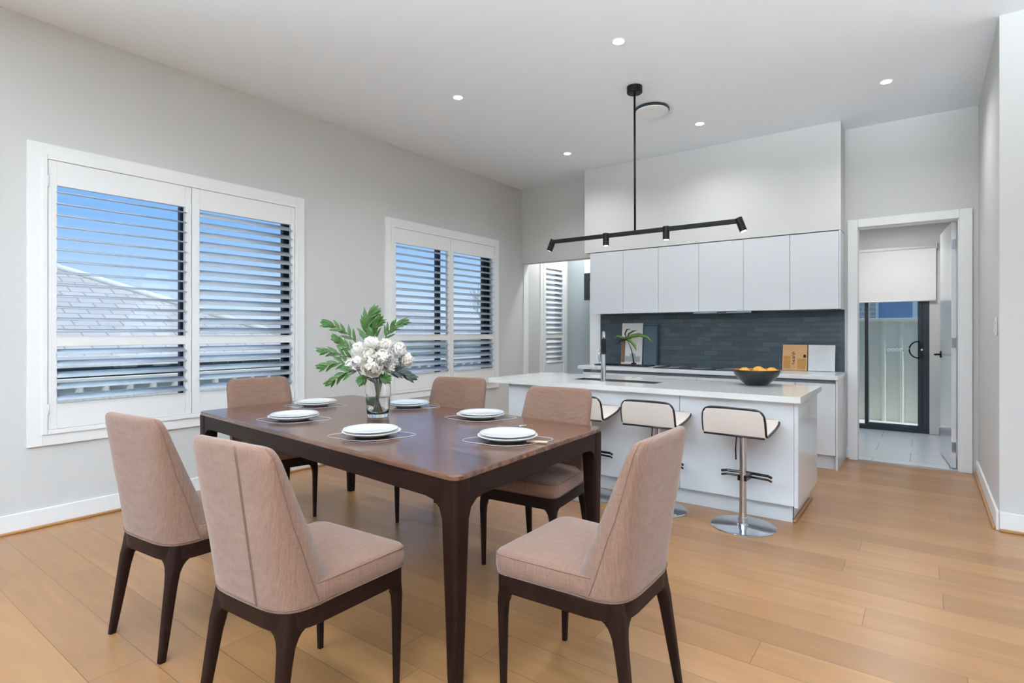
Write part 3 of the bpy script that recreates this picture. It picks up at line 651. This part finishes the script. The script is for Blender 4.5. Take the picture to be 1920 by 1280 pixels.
# ------------------------------------------------------------------ dining table
TZ = .75
Nc, Lc, Rc, Bc = Vector((-1.303, 1.44)), Vector((-3.70, 1.67)), Vector((-1.365, 2.66)), Vector((-3.68, 2.84))
C0 = (Nc+Lc+Rc+Bc)/4
dt = empty('dining_table', (C0.x, C0.y, 0), 0, 'large dark walnut dining table laid with six white plates', 'dining table')
quad = [Nc-C0, Rc-C0, Bc-C0, Lc-C0]
def rquad(q, r, inset=0, n=6):
    pts = []; m = len(q)
    for i in range(m):
        p = q[i]; a = (q[i-1]-p).normalized(); b = (q[(i+1) % m]-p).normalized()
        p = p+(a+b)*inset
        pa, pb = p+a*r, p+b*r
        for k in range(n+1):
            s = k/n; pts.append(tuple((1-s)**2*pa+2*s*(1-s)*p+s*s*pb))
    return pts
tt = MB(); rings = []
for z, ins, r_ in ((TZ-.022, .004, .05), (TZ-.020, .0, .055), (TZ-.006, .0, .055), (TZ-.001, .004, .053), (TZ, .010, .05)):
    rings.append([(x, y, z) for x, y in rquad(quad, r_, ins)])
tt.loft(rings); tt.build('tabletop', M['walnut'], dt, smooth=False, bevel=.0008)
for i in range(4):
    p, q = quad[i], quad[(i+1) % 4]; d = (q-p).normalized(); inn = Vector((-d.y, d.x))
    if inn.dot(-p) < 0: inn = -inn
    a0, a1 = p+d*.085+inn*.008, q-d*.085+inn*.008; th = inn*.024; L_ = (a1-a0).length
    prof = [(0, .585), (.012, .62), (.045, .643), (.09, .650), (L_-.09, .650), (L_-.045, .643), (L_-.012, .62), (L_, .585), (L_, TZ-.022), (0, TZ-.022)]
    A = MB(); A.loft([[tuple(a0+d*s)+(z,) for s, z in prof], [tuple(a0+d*s+th)+(z,) for s, z in prof]])
    A.build('apron', M['walnutH'], dt, bevel=.0015)
for i in range(4):
    p = quad[i]; a = (quad[i-1]-p).normalized(); b = (quad[(i+1) % 4]-p).normalized()
    rings = []
    for z, s, off in ((0, .048, .016), (.02, .052, .014), (.35, .072, .008), (.60, .088, .004), (.70, .092, .003), (TZ-.022, .092, .003)):
        o_ = p+(a+b)*off; r_ = s*.5
        sq = [o_, o_+b*s, o_+(a+b)*s, o_+a*s]
        rings.append([(x, y, z) for x, y in rquad(sq, s*.30, 0, 5)])
    g = MB(); g.loft(rings); g.build('leg', M['walnutV'], dt, smooth=False, bevel=.001)

# ------------------------------------------------------------------ dining chairs
def foot(s, n=8):
    return None
def seat_outline(wf, wr, yf, yr, rf, rr, n=6):
    q = [Vector((wf, yf)), Vector((-wf, yf)), Vector((-wr, yr)), Vector((wr, yr))]; rad = [rf, rf, rr, rr]; pts = []
    for i in range(4):
        p = q[i]; a = (q[i-1]-p).normalized(); b = (q[(i+1) % 4]-p).normalized(); r = rad[i]
        pa, pb = p+a*r, p+b*r
        for k in range(n+1):
            s = k/n; pts.append(tuple((1-s)**2*pa+2*s*(1-s)*p+s*s*pb))
    return pts
def make_chair():
    r = empty('dining_chair', (0, 0, 0), 0, 'x', 'dining chair', 'beige upholstered dining chairs around the table')
    # rail
    rl = MB(); rl.loft([[(x, y, z) for x, y in seat_outline(.234*k, .214*k, .232*k, -.238*k, .05, .12)] for z, k in ((.362, .985), (.366, 1), (.417, 1.004), (.420, .99))])
    rl.build('seat_rail', M['walnutH'], r, bevel=.001)
    # cushion
    cu = MB(); rings = []
    for z, k, dz in ((.421, .985, 0), (.424, 1.01, 0), (.455, 1.03, 0), (.485, 1.025, 0), (.494, 1.005, 0), (.4985, .97, 0), (.502, .9, 0), (.509, .6, 0), (.512, .25, 0)):
        rings.append([(x*k, y*k if y > 0 else y*min(k, .98)*.80, z) for x, y in seat_outline(.236, .215, .236, -.236, .055, .10)])
    cu.loft(rings); cu.build('seat_cushion', M['fabric'], r, smooth=True)
    pp = [(x*1.024, y*1.024 if y > 0 else y*.78, .4895) for x, y in seat_outline(.236, .215, .236, -.236, .055, .10)]
    pp2 = [(x*1.018, y*1.018 if y > 0 else y*.78, .4255) for x, y in seat_outline(.236, .215, .236, -.236, .055, .10)]
    pi_ = MB(); pi_.tube(pp, .0017, 6, closed=True); pi_.tube(pp2, .002, 6, closed=True); pi_.build('cushion_piping', M['piping'], r, smooth=True)
    # backrest shell
    zs = [.421, .424, .46, .50, .56, .62, .68, .74, .80, .85, .875, .895, .910, .918, .922]
    zt = .922
    def prm(z):
        s = (z-.42)/(zt-.42)
        w = .222-.012*s
        if z > zt-.055: w -= .055*(1-math.sqrt(max(0, 1-((z-(zt-.055))/.055)**2)))*.75
        yf = -.050-.215*(s**.92)
        yr = -.243-.060*s
        if z > zt-.012: q = (z-(zt-.012))/.012; yf -= .008*q*q; yr += .010*q*q
        return w, yf, yr, s
    rings = []; NO = 22; NI = 9
    for z in zs:
        w, yf, yr, s = prm(z); ring = []
        pexp = .48 if s < .5 else .42
        for k in range(NO+1):
            a = pi*k/NO; cx, sy = cos(a), sin(a)
            ring.append((-w*math.copysign(abs(cx)**pexp, cx), yf-(yf-yr)*sy**pexp, z))
        c_ = min(.085, (yf-yr)*.55)*(1-s*.6)
        for k in range(1, NI):
            x = w-2*w*k/NI; u = x/w; ring.append((x*.985, yf-c_*(1-u**4)+.004*(1-u*u), z))
        rings.append(ring)
    MB().loft(rings).build('backrest', M['fabric'], r, smooth=True)
    # piping that runs up one wing, over the top and down the other
    path = []
    for z in zs[:-1]:
        w, yf, yr, s = prm(z); k = .9/NO; a = pi*k; pexp = .48 if s < .5 else .42
        path.append((-w*abs(cos(a))**pexp-.0012, yf-(yf-yr)*sin(a)**pexp, z))
    w, yf, yr, s = prm(zt)
    top = [(x, yr+.004, zt-.006) for x in (-w*.9, -w*.5, 0, w*.5, w*.9)]
    path2 = path+top+[(-x, y, z) for x, y, z in reversed(path)]
    bp = MB(); bp.tube(path2, .0014, 6)
    w, yf, yr, s = prm(.427)
    bp.tube([(-(w+.002)*math.copysign(abs(cos(pi*k/NO))**.48, cos(pi*k/NO)), yf-(yf-yr+.002)*sin(pi*k/NO)**.48, .4315) for k in range(NO+1)], .002, 6)
    bp.build('back_piping', M['piping'], r, smooth=True)
    # legs
    def leg(sx, fx, fy, tx, ty, s0, s1, splay, rear):
        rings = []
        lv = [(0, s0, 0), (.16, s0+(s1-s0)*.5, 0), (.27, s1*.92, 0), (.315, s1*1.05, 0), (.338, s1*1.28, 0), (.352, s1*1.6, 0), (.362, s1*2.05, 0), (.385, s1*2.2, 0), (.4195, s1*2.2, 0)]
        for z, sz, _ in lv:
            t_ = z/.42; cx = fx+(tx-fx)*t_; cy = fy+(ty-fy)*t_
            # widen towards the inside of the rail only
            h0 = s1*.5 if sz > s1 else sz*.5
            ox = tx+s1*.5 if z > .29 else cx+sz*.5
            ox = cx+h0; oy = cy+(h0 if not rear else -h0)
            x0, x1 = ox-sz, ox; y0, y1 = (oy-sz, oy) if not rear else (oy, oy+sz)
            rr_ = min(sz*.3, .02)
            pts = [(x*sx, y, z) for x, y in rrect((x1-x0)/2, (y1-y0)/2, rr_, 4, (x0+x1)/2, (y0+y1)/2)]
            if z > .30:   # notch the inner corner so the flare follows the rail
                pts2 = []
                for (x, y, zz_) in pts:
                    ax = abs(x)
                    ii = (ox-ax) > s1*1.02; jj = ((oy-y) if not rear else (y-oy)) > s1*1.02
                    if ii and jj: x = math.copysign(ox-s1*.9, x); y = oy-s1*.9 if not rear else oy+s1*.9
                    pts2.append((x, y, zz_))
                pts = pts2
            rings.append(pts)
        MB().loft(rings).build('leg', M['walnutV'], r, smooth=False, bevel=.001)
    for sx in (-1, 1):
        leg(sx, .207, .212, .212, .210, .020, .034, 0, False)
        leg(sx, .197, -.262, .176, -.198, .026, .044, 0, True)
    return r
ch = make_chair()
chs = [(-1.708, 1.134, 3.3, 'foreground beige chair with a double seam down its back'),
       (-2.543, 1.162, 4.7, 'beige chair seen from behind at the far left, near side of the table'),
       (-.965, 1.752, 90.4, 'beige chair at the right end of the table, closest to the bar stools'),
       (-1.722, 2.562, 184.5, 'beige chair across the table, directly before the leftmost bar stool'),
       (-2.638, 2.765, 193.6, 'beige chair across the table between the flowers and the island'),
       (-3.575, 2.095, -101.2, 'beige chair at the left end of the table in front of the window')]
chairs = []
for i, (x, y, a_, lb) in enumerate(chs):
    o = ch if i == 0 else copy_tree(ch)
    o.location = (x, y, 0); o.rotation_euler = (0, 0, radians(a_)); o['label'] = lb; chairs.append(o)
sm = MB()
for dx in (0, .007):
    sm.tube([(.062+dx+.02*s, -.2445-.0605*((.43+.47*(1-s)-.42)/.5)-.0008, .43+.485*(1-s)) for s in [k/10 for k in range(11)]], .0009, 5)
sm.build('back_seam', M['piping'], chairs[0], smooth=True)

# ------------------------------------------------------------------ place settings
def make_setting():
    p = empty('dinner_plate', (0, 0, TZ+.004), 0, 'x', 'plate', 'white dinner plates on the table')
    MB().lathe([(.001, .003), (.075, .003), (.080, 0), (.085, .003), (.125, .014), (.140, .0225), (.1385, .0245), (.122, .018), (.085, .0075), (.001, .007)], n=64, cap=False).build('plate_body', M['porcelain'], p, smooth=True)
    return p
def make_side():
    p = empty('side_plate', (0, 0, TZ+.02), 0, 'x', 'plate', 'white side plates stacked on the dinner plates')
    MB().lathe([(.001, .0), (.070, 0), (.078, .002), (.115, .010), (.130, .0155), (.1285, .0175), (.112, .0125), (.08, .0075), (.001, .007)], n=64, cap=False).build('plate_body', M['porcelain'], p, smooth=True)
    return p
def make_charger():
    p = empty('clear_placemat', (0, 0, TZ+.0005), 0, 'x', 'placemat', 'clear placemats under the plates')
    pts = []
    for k in range(48):
        a = 2*pi*k/48; rr = .148
        x, y = rr*cos(a), rr*sin(a)
        # leaf like points at the two ends
        ex = max(0, abs(cos(a))-.80)/.20; x += math.copysign(.062*ex**1.5, x)
        pts.append((x, y))
    MB().prism(pts, 0, .003).build('sheet', M['charger'], p)
    MB().tube([(x, y, .003) for x, y in pts], .0011, 5, closed=True).build('rim', mat('acrylic_rim', (214, 216, 218), .15, coat=.3, bump=.002), p, smooth=True)
    return p
pls = [(-3.319, 2.26, 'at the window end of the table'), (-2.894, 1.829, 'on the near side, left one facing the camera'), (-2.144, 1.768, 'on the near side in front of the vase'),
       (-2.772, 2.594, 'on the far side just behind the vase'), (-2.078, 2.508, 'on the far side right of the vase'), (-1.551, 2.068, 'at the right end of the table')]
pa, pb, pc = make_setting(), make_side(), make_charger()
rot = [88, -10, -8, 172, 170, 90]
for i, (x, y, lb) in enumerate(pls):
    for j, (src, nm) in enumerate(((pa, 'round white dinner plate '), (pb, 'smaller white plate stacked on top '), (pc, 'clear pointed placemat '))):
        o = src if i == 0 else copy_tree(src)
        z = o.location.z
        dx, dy = (0, 0) if j != 1 else (.006*cos(i*1.7), .006*sin(i*1.7))
        o.location = (x+dx, y+dy, [TZ+.0045, TZ+.021, TZ+.0005][j]); o.rotation_euler = (0, 0, radians([0, 0, 36+[0, 2, 4, 0, -3, 4][i]][j])); o['label'] = nm+lb
# silver fork resting between two plates
fk = empty('fork', (-1.80, 2.30, TZ+.003), radians(52), 'small silver fork lying between the two right plates', 'fork')
m_ = MB(); m_.tube([(0, 0, .001), (.05, 0, .003), (.10, 0, .002), (.125, 0, .001)], [.004, .0028, .0035, .009], 8, flat=.3)
m_.build('handle', M['chrome'], fk, smooth=True)
m_ = MB()
for k in (-1.5, -.5, .5, 1.5): m_.tube([(.122, k*.0045, .001), (.15, k*.005, .004), (.168, k*.005, .003)], .0013, 6)
m_.build('tines', M['chrome'], fk, smooth=True)
# wooden spoon end beside the right plate
ws = empty('wooden_spatula', (-1.43, 2.085, TZ+.004), radians(20), 'short pale wooden spatula handle beside the right end plate', 'spatula')
MB().box((-.02, -.012, 0), (.075, .012, .006)).build('handle', mat('beech', (214, 182, 150), .5, var=.1, stretch=(1, 10, 10)), ws, bevel=.002)

# ------------------------------------------------------------------ vase and flowers
VX, VY = -2.60, 2.19
vs = empty('glass_vase', (VX, VY, TZ), 0, 'clear glass vase of water in the middle of the table', 'vase')
MB().lathe([(.001, 0), (.058, 0), (.061, .006), (.068, .05), (.0755, .12), (.077, .17), (.073, .225), (.070, .245), (.067, .245), (.070, .223), (.0735, .17), (.072, .12), (.0645, .05), (.057, .022), (.001, .020)], n=56, cap=False).build('glass_body', M['vase'], vs, smooth=True)
MB().lathe([(.001, .0205), (.0565, .0225), (.064, .05), (.0713, .115), (.0715, .118), (.001, .118)], n=48, cap=False).build('water', M['water'], vs, smooth=True)
RV = Vector((cos(TH), sin(TH), 0)); FV = Vector((-sin(TH), cos(TH), 0)); VB = Vector((VX, VY, TZ))
def vp(r, z, d=0): return VB+RV*r+FV*d+Vector((0, 0, z))
def petal(mb, c, out, up, L_, w, curl, rnd):
    side = out.cross(up).normalized(); rows = []
    for i in range(5):
        s = i/4; wd = w*(.35+.65*sin(pi*(.18+.62*s)))*(1 if i < 4 else .75)
        ctr = c+out*(L_*sin(s*curl)/max(curl, .1)*1.0)+up*(L_*(1-cos(s*curl))/max(curl, .1))
        jit = rnd.uniform(-.06, .06)*w
        rows.append([tuple(ctr+side*(wd*q)+up*(abs(q)**2*w*.28+jit*(i == 4)*(1-abs(q)))) for q in (-1, -.5, 0, .5, 1)])
    vs_ = [[mb.bm.verts.new(p) for p in r] for r in rows]
    for a, b in zip(vs_, vs_[1:]):
        for k in range(4): mb.bm.faces.new((a[k], a[k+1], b[k+1], b[k]))
def flower(i, r, z, d, R, axis, m, label):
    rnd = random.Random(i); o = empty('cream_peony', tuple(VB+RV*(r*.05)+FV*(d*.05)+Vector((0, 0, .03))), 0, label, 'flower', 'cream flowers in the vase')
    base_ = o.location.copy(); ax = (RV*axis[0]+FV*axis[1]+Vector((0, 0, axis[2]))).normalized(); c = vp(r, z, d)-base_
    t = ax.orthogonal().normalized(); b = ax.cross(t)
    mb = MB(); n = 74
    for k in range(n):
        u = 1-1.62*(k+.5)/n; ph = k*2.39996+rnd.uniform(-.15, .15); q = math.sqrt(max(0, 1-u*u))
        dr = t*cos(ph)*q+b*sin(ph)*q+ax*u; dr.normalize()
        tang = dr.cross(ax if abs(u) < .9 else t).normalized(); tang2 = (ax-dr*ax.dot(dr))
        tang2 = tang2.normalized() if tang2.length > .1 else t
        rr = R*rnd.uniform(.42, .60)
        lean = (tang2*rnd.uniform(.2, .9)+tang*rnd.uniform(-.5, .5))
        out = (dr+lean*.55).normalized(); up = (lean.normalized()-out*out.dot(lean.normalized())).normalized()
        petal(mb, c+dr*rr*.6-out*R*.10, out, up, R*rnd.uniform(.50, .66), R*rnd.uniform(.30, .40), .9, rnd)
    mb.build('bloom', m, o, smooth=True)
    bs = c-ax*R*.35; pts_ = [tuple(bs), tuple(bs*.8+Vector((0, 0, .01))), tuple(Vector((bs.x*.12, bs.y*.12, .17))), (0, 0, .1), tuple(-RV*r*.2-FV*d*.2+Vector((0, 0, .0)))]
    MB().tube(pts_, .0028, 6).build('stem', M['stemg'] if i % 2 else M['stem'], o, smooth=True)
    MB().lathe([(.001, -.004), (R*.24, 0), (R*.3, .008), (R*.2, .012), (.001, .013)], tuple(bs), 10).build('calyx', M['leaf'], o, smooth=True)
fl = [(-.145, .335, -.02, .062, (-.6, -.6, .5), 'bloom', 'lowest left white bloom of the bouquet'), (-.085, .37, -.10, .058, (-.2, -.9, .3), 'bloom', 'round white bloom low at the front left of the bouquet'),
      (-.11, .425, .0, .066, (-.6, -.3, .9), 'bloom', 'white bloom at the upper left of the bouquet'), (-.03, .46, -.02, .066, (-.1, -.3, 1), 'bloom', 'topmost white bloom of the bouquet'),
      (.0, .345, -.12, .078, (0, -1, .15), 'bloom2', 'large open blush bloom at the centre front, above the vase rim'), (.065, .39, -.10, .066, (.3, -.9, .5), 'bloom', 'white bloom right of the large blush one'),
      (.045, .45, -.01, .062, (.2, -.3, 1), 'bloom2', 'blush bloom at the top centre of the bouquet'), (.125, .43, -.03, .066, (.6, -.5, .8), 'bloom', 'cream bloom at the upper right of the bouquet'),
      (.165, .375, .0, .06, (.9, -.4, .4), 'bloom2', 'blush bloom at the right edge of the bouquet'), (-.04, .405, -.07, .056, (-.2, -.8, .6), 'bloom2', 'small blush bloom near the middle of the bouquet'),
      (.09, .34, -.06, .052, (.5, -.8, .0), 'bloom', 'low cream bloom under the right side of the bouquet'), (-.06, .43, .10, .06, (-.3, .8, .6), 'bloom', 'white bloom at the back left of the bouquet'), (.07, .42, .11, .06, (.3, .8, .6), 'bloom', 'white bloom at the back right of the bouquet')]
for i, (r, z, d, R, ax, m, lb) in enumerate(fl): flower(i, r*.95, z*.97-.03, d, R*1.12, ax, M[m], lb)
def leaflet(mb, p, d, up, L_, w):
    side = d.cross(up).normalized(); rows = []
    for i in range(9):
        s = i/8; ww = w*(sin(pi*(.04+s*.955))**.75)*(1.12-.45*s); c = p+d*L_*s-up*(L_*.22*s*s)
        rows.append([c-side*ww+up*ww*.25, c, c+side*ww+up*ww*.25])
    V = [[mb.bm.verts.new(q) for q in r] for r in rows]
    for a, b in zip(V, V[1:]):
        for k in range(2): mb.bm.faces.new((a[k], a[k+1], b[k+1], b[k]))
def branch(i, pts, n, L_, w, m, label):
    rnd = random.Random(50+i); o = empty('leafy_branch', tuple(VB+Vector((0, 0, .03))), 0, label, 'leafy branch', 'leafy branches in the vase')
    P = [vp(*p)-o.location for p in pts]; P0 = [Vector((0, 0, .0)), Vector((P[0].x*.1, P[0].y*.1, .16))]+P
    MB().tube([tuple(p) for p in P0], .0026, 6).build('stem', M['stem'], o, smooth=True)
    mb = MB(); seg = len(P)-1
    n = int(n*1.5)
    for k in range(n):
        s = .1+.88*k/(n-1); q = s*seg; j = min(int(q), seg-1); p = P[j].lerp(P[j+1], q-j); t = (P[j+1]-P[j]).normalized()
        side = t.cross(FV+Vector((0, 0, .2))).normalized()*(1 if k % 2 else -1)
        dd = (t*1.15+side*(.75-.35*s)+FV*rnd.uniform(-.25, .25)).normalized(); upv = -(FV)+Vector((0, 0, .3))
        leaflet(mb, p, dd, (upv-dd*upv.dot(dd)).normalized(), L_*1.15*(1-.3*s)*rnd.uniform(.9, 1.1), w*.82)
    t = (P[-1]-P[-2]).normalized(); upv = -FV; leaflet(mb, P[-1], t, (upv-t*upv.dot(t)).normalized(), L_*.7, w)
    mb.build('leaves', m, o, smooth=True)
br = [([(-.05, .40, .02), (-.075, .49, .02), (-.06, .57, .0), (-.03, .61, -.01)], 13, .085, .013, 'leaf', 'tall leafy branch rising highest at the back left of the bouquet'),
      ([(-.02, .44, .03), (-.03, .52, .0), (.01, .56, -.03)], 8, .07, .012, 'leaf', 'short leafy sprig just above the top blooms'),
      ([(.03, .44, .02), (.06, .50, .0), (.10, .535, -.02), (.15, .555, -.03)], 9, .065, .011, 'leaf', 'leafy sprig fanning up to the right above the bouquet'),
      ([(-.12, .42, .02), (-.18, .49, .0), (-.25, .535, -.02), (-.285, .545, -.03)], 9, .07, .013, 'leaf', 'long leafy branch reaching out to the upper left'),
      ([(-.13, .38, .0), (-.19, .42, -.02), (-.235, .455, -.03)], 6, .06, .013, 'leaf', 'leaf spray at the left just under the long upper branch'),
      ([(-.14, .34, .0), (-.22, .375, -.03), (-.30, .385, -.05)], 6, .07, .012, 'leaf', 'narrow leaf spray pointing level to the left'),
      ([(-.14, .31, -.01), (-.22, .32, -.04), (-.30, .30, -.05)], 6, .075, .013, 'leaf', 'leaf spray at the left drooping slightly below level'),
      ([(-.10, .28, -.05), (-.17, .265, -.07), (-.245, .215, -.08)], 6, .075, .014, 'leaf', 'lowest left leaf spray drooping beside the vase rim'),
      ([(.06, .28, -.06), (.13, .275, -.08), (.20, .245, -.09)], 7, .075, .014, 'leafd', 'dark leaf spray drooping to the right under the blooms'),
      ([(-.04, .25, -.08), (-.065, .225, -.10)], 4, .055, .014, 'leaf', 'small leaves hanging over the front left of the vase rim'),
      ([(.03, .25, -.09), (.07, .235, -.11)], 4, .055, .014, 'leaf', 'small leaves hanging over the front right of the vase rim'),
      ([(-.02, .06, 0), (-.03, .09, .02)], 5, .05, .010, 'leaf', 'leaves under water in the lower half of the vase')]
for i, a_ in enumerate(br): branch(i, *a_[:4], M[a_[4]], a_[5])

# ------------------------------------------------------------------ outside
struct('ground', MB().box((-60, -40, -.62), (40, 60, -.55)), M['grass'])
struct('trim_path', MB().box((-1.9, 8.72, -.3), (1.3, 10.2, -.06)), M['concrete'])
# steel fence beyond the laundry
fe = empty('steel_fence', (0, 9.9, 0), 0, 'grey green ribbed steel fence outside the laundry sliding door', 'fence')
pts = []; x = -3.0
while x < 2.6:
    for dx, dy in ((0, 0), (.10, 0), (.125, -.035), (.155, -.035), (.18, 0), (.20, 0)): pts.append((x+dx, dy))
    x += .215
fm = MB(); fm.loft([[(x, y, z) for x, y in pts]+[(x, y+.004, z) for x, y in reversed(pts)] for z in (-.55, 1.40)]); fm.build('ribbed_sheet', M['fence'], fe)
MB().box((-3, -.05, 1.40), (2.6, .02, 1.45)).build('top_rail', M['fence'], fe, bevel=.004)
MB().box((-3, -.05, -.55), (2.6, .02, -.48)).build('bottom_rail', M['fence'], fe, bevel=.004)
hb = empty('brick_house', (0, 12.5, 0), 0, 'pale brick house with a blue curtained window seen above the steel fence', 'house')
MB().box((-5, 0, -.55), (5, .3, 3.4)).build('brick_wall', M['brickW'], hb)
wf = MB().box((-.75, -.03, 1.3), (.45, .0, 2.4)).build('window_frame', M['white'], hb)
for x0, x1 in ((-.70, -.19), (-.11, .40)): MB().box((x0, -.04, 1.35), (x1, -.031, 2.35)).build('window_pane', mat('blue_pane', (120, 150, 190), .1, coat=.3, var=.1), wf)
MB().box((-5.2, -.6, 3.4), (5.2, .4, 3.55)).build('eave', M['trim'], hb)
# neighbouring house seen through the shutters
nh = empty('neighbour_house', (0, 0, 0), 0, 'neighbouring house with pale tiled hip roof seen through the nearer shutters', 'house')
MB().box((-20, -6, -.55), (-9.3, 5.6, 1.0)).build('brick_wall', M['brickN'], nh)
rf = MB(); E0, E1 = (-8.8, -7), (-8.8, 6.1); RZ = 3.45; RX = -14.5
vv = [rf.bm.verts.new(p) for p in ((-8.7, -8, .92), (-8.7, 6.2, .92), (-20, 6.2, .92), (-20, -8, .92), (RX, -2, RZ), (RX, 0.6, RZ))]
for q in ((0, 1, 5, 4), (1, 2, 5), (2, 3, 4, 5), (3, 0, 4), (0, 3, 2, 1)): rf.bm.faces.new([vv[k] for k in q])
rf.build('tiled_roof', M['roof'], nh)
MB().tube([(-8.7, 6.2, .94), (RX, .6, RZ+.03)], .06, 8).build('ridge_capping', M['fenceW'], nh, smooth=True)
MB().tube([(RX, -2, RZ+.03), (RX, .6, RZ+.03)], .06, 8).build('ridge_capping', M['fenceW'], nh, smooth=True)
MB().box((-8.75, -8, .80), (-8.62, 6.3, .94)).build('gutter', M['white'], nh)
wd_ = MB().box((-9.3, 2.0, .05), (-9.25, 4.0, .8)).build('window_frame', M['white'], nh)
MB().box((-9.25, 2.06, .1), (-9.24, 3.94, .76)).build('window_pane', mat('dark_pane', (66, 80, 96), .1, var=.1), wd_)
# side boundary fence
sf = empty('boundary_fence', (-6.6, 0, 0), 0, 'cream steel boundary fence low behind the shutters', 'fence')
pts = []; y = -6.
while y < 20:
    for dy, dx in ((0, 0), (.10, 0), (.125, .035), (.155, .035), (.18, 0), (.20, 0)): pts.append((dx, y+dy))
    y += .215
fm = MB(); fm.loft([[(x, y, z) for x, y in pts]+[(x-.004, y, z) for x, y in reversed(pts)] for z in (-.55, .76)]); fm.build('ribbed_sheet', M['fenceW'], sf)
MB().box((-.02, -6, .76), (.05, 20, .80)).build('top_rail', M['fenceW'], sf, bevel=.004)
# second house and bare tree beyond window two
h2 = empty('far_house', (0, 0, 0), 0, 'far pale house with low roof seen through the farther shutters', 'house')
MB().box((-22, 9.5, -.55), (-12.5, 19, 1.1)).build('rendered_wall', M['fenceW'], h2)
rf = MB(); vv = [rf.bm.verts.new(p) for p in ((-12, 9, 1.05), (-12, 19.6, 1.05), (-22.5, 19.6, 1.05), (-22.5, 9, 1.05), (-17, 13, 2.2), (-17, 15.5, 2.2))]
for q in ((0, 1, 5, 4), (1, 2, 5), (2, 3, 4, 5), (3, 0, 4), (0, 3, 2, 1)): rf.bm.faces.new([vv[k] for k in q])
rf.build('tiled_roof', M['roof'], h2)
tr = empty('bare_tree', (-10.3, 13.0, -.55), 0, 'bare twiggy tree seen through the right half of the farther window', 'tree')
tw = MB(); rnd = random.Random(5)
def grow(p, d, L_, r_, k):
    q = p+d*L_; tw.tube([tuple(p), tuple(p.lerp(q, .5)+Vector((rnd.uniform(-.05, .05),)*3)*L_), tuple(q)], [r_, r_*.85, r_*.7], 5)
    if k:
        for _ in range(3 if k > 1 else 4):
            nd = (d+Vector((rnd.uniform(-.8, .8), rnd.uniform(-.8, .8), rnd.uniform(-.15, .6)))).normalized(); grow(q, nd, L_*rnd.uniform(.62, .82), r_*.62, k-1)
grow(Vector((0, 0, 0)), Vector((0, 0, 1)), 1.15, .05, 4)
tw.build('branches', mat('bark', (196, 184, 174), .9, var=.2), tr)

# added fill lamps brightening laundry and pantry, on unseen ceiling fittings
ll = empty('laundry_fill_light', (-.3, 7.55, 2.62), 0, 'added fill light brightening the laundry, above the doorway head and out of sight', 'ceiling light')
MB().lathe([(.001, 0), (.12, 0), (.12, -.03), (.1, -.04), (.001, -.042)], n=32).build('diffuser', M['white'], ll)
lamp('laundry_fill_lamp', 'AREA', (0, 0, -.05), 11, (.96, .98, 1), size=.5, parent=ll)
pl = empty('pantry_fill_light', (-3.95, 7.1, H), 0, 'added fill light brightening the pantry nook, hidden above the opening', 'ceiling light')
MB().lathe([(.001, 0), (.10, 0), (.10, -.03), (.001, -.032)], n=32).build('diffuser', M['white'], pl)
lamp('pantry_fill_lamp', 'AREA', (0, 0, -.04), 20, (.96, .98, 1), size=.3, parent=pl)
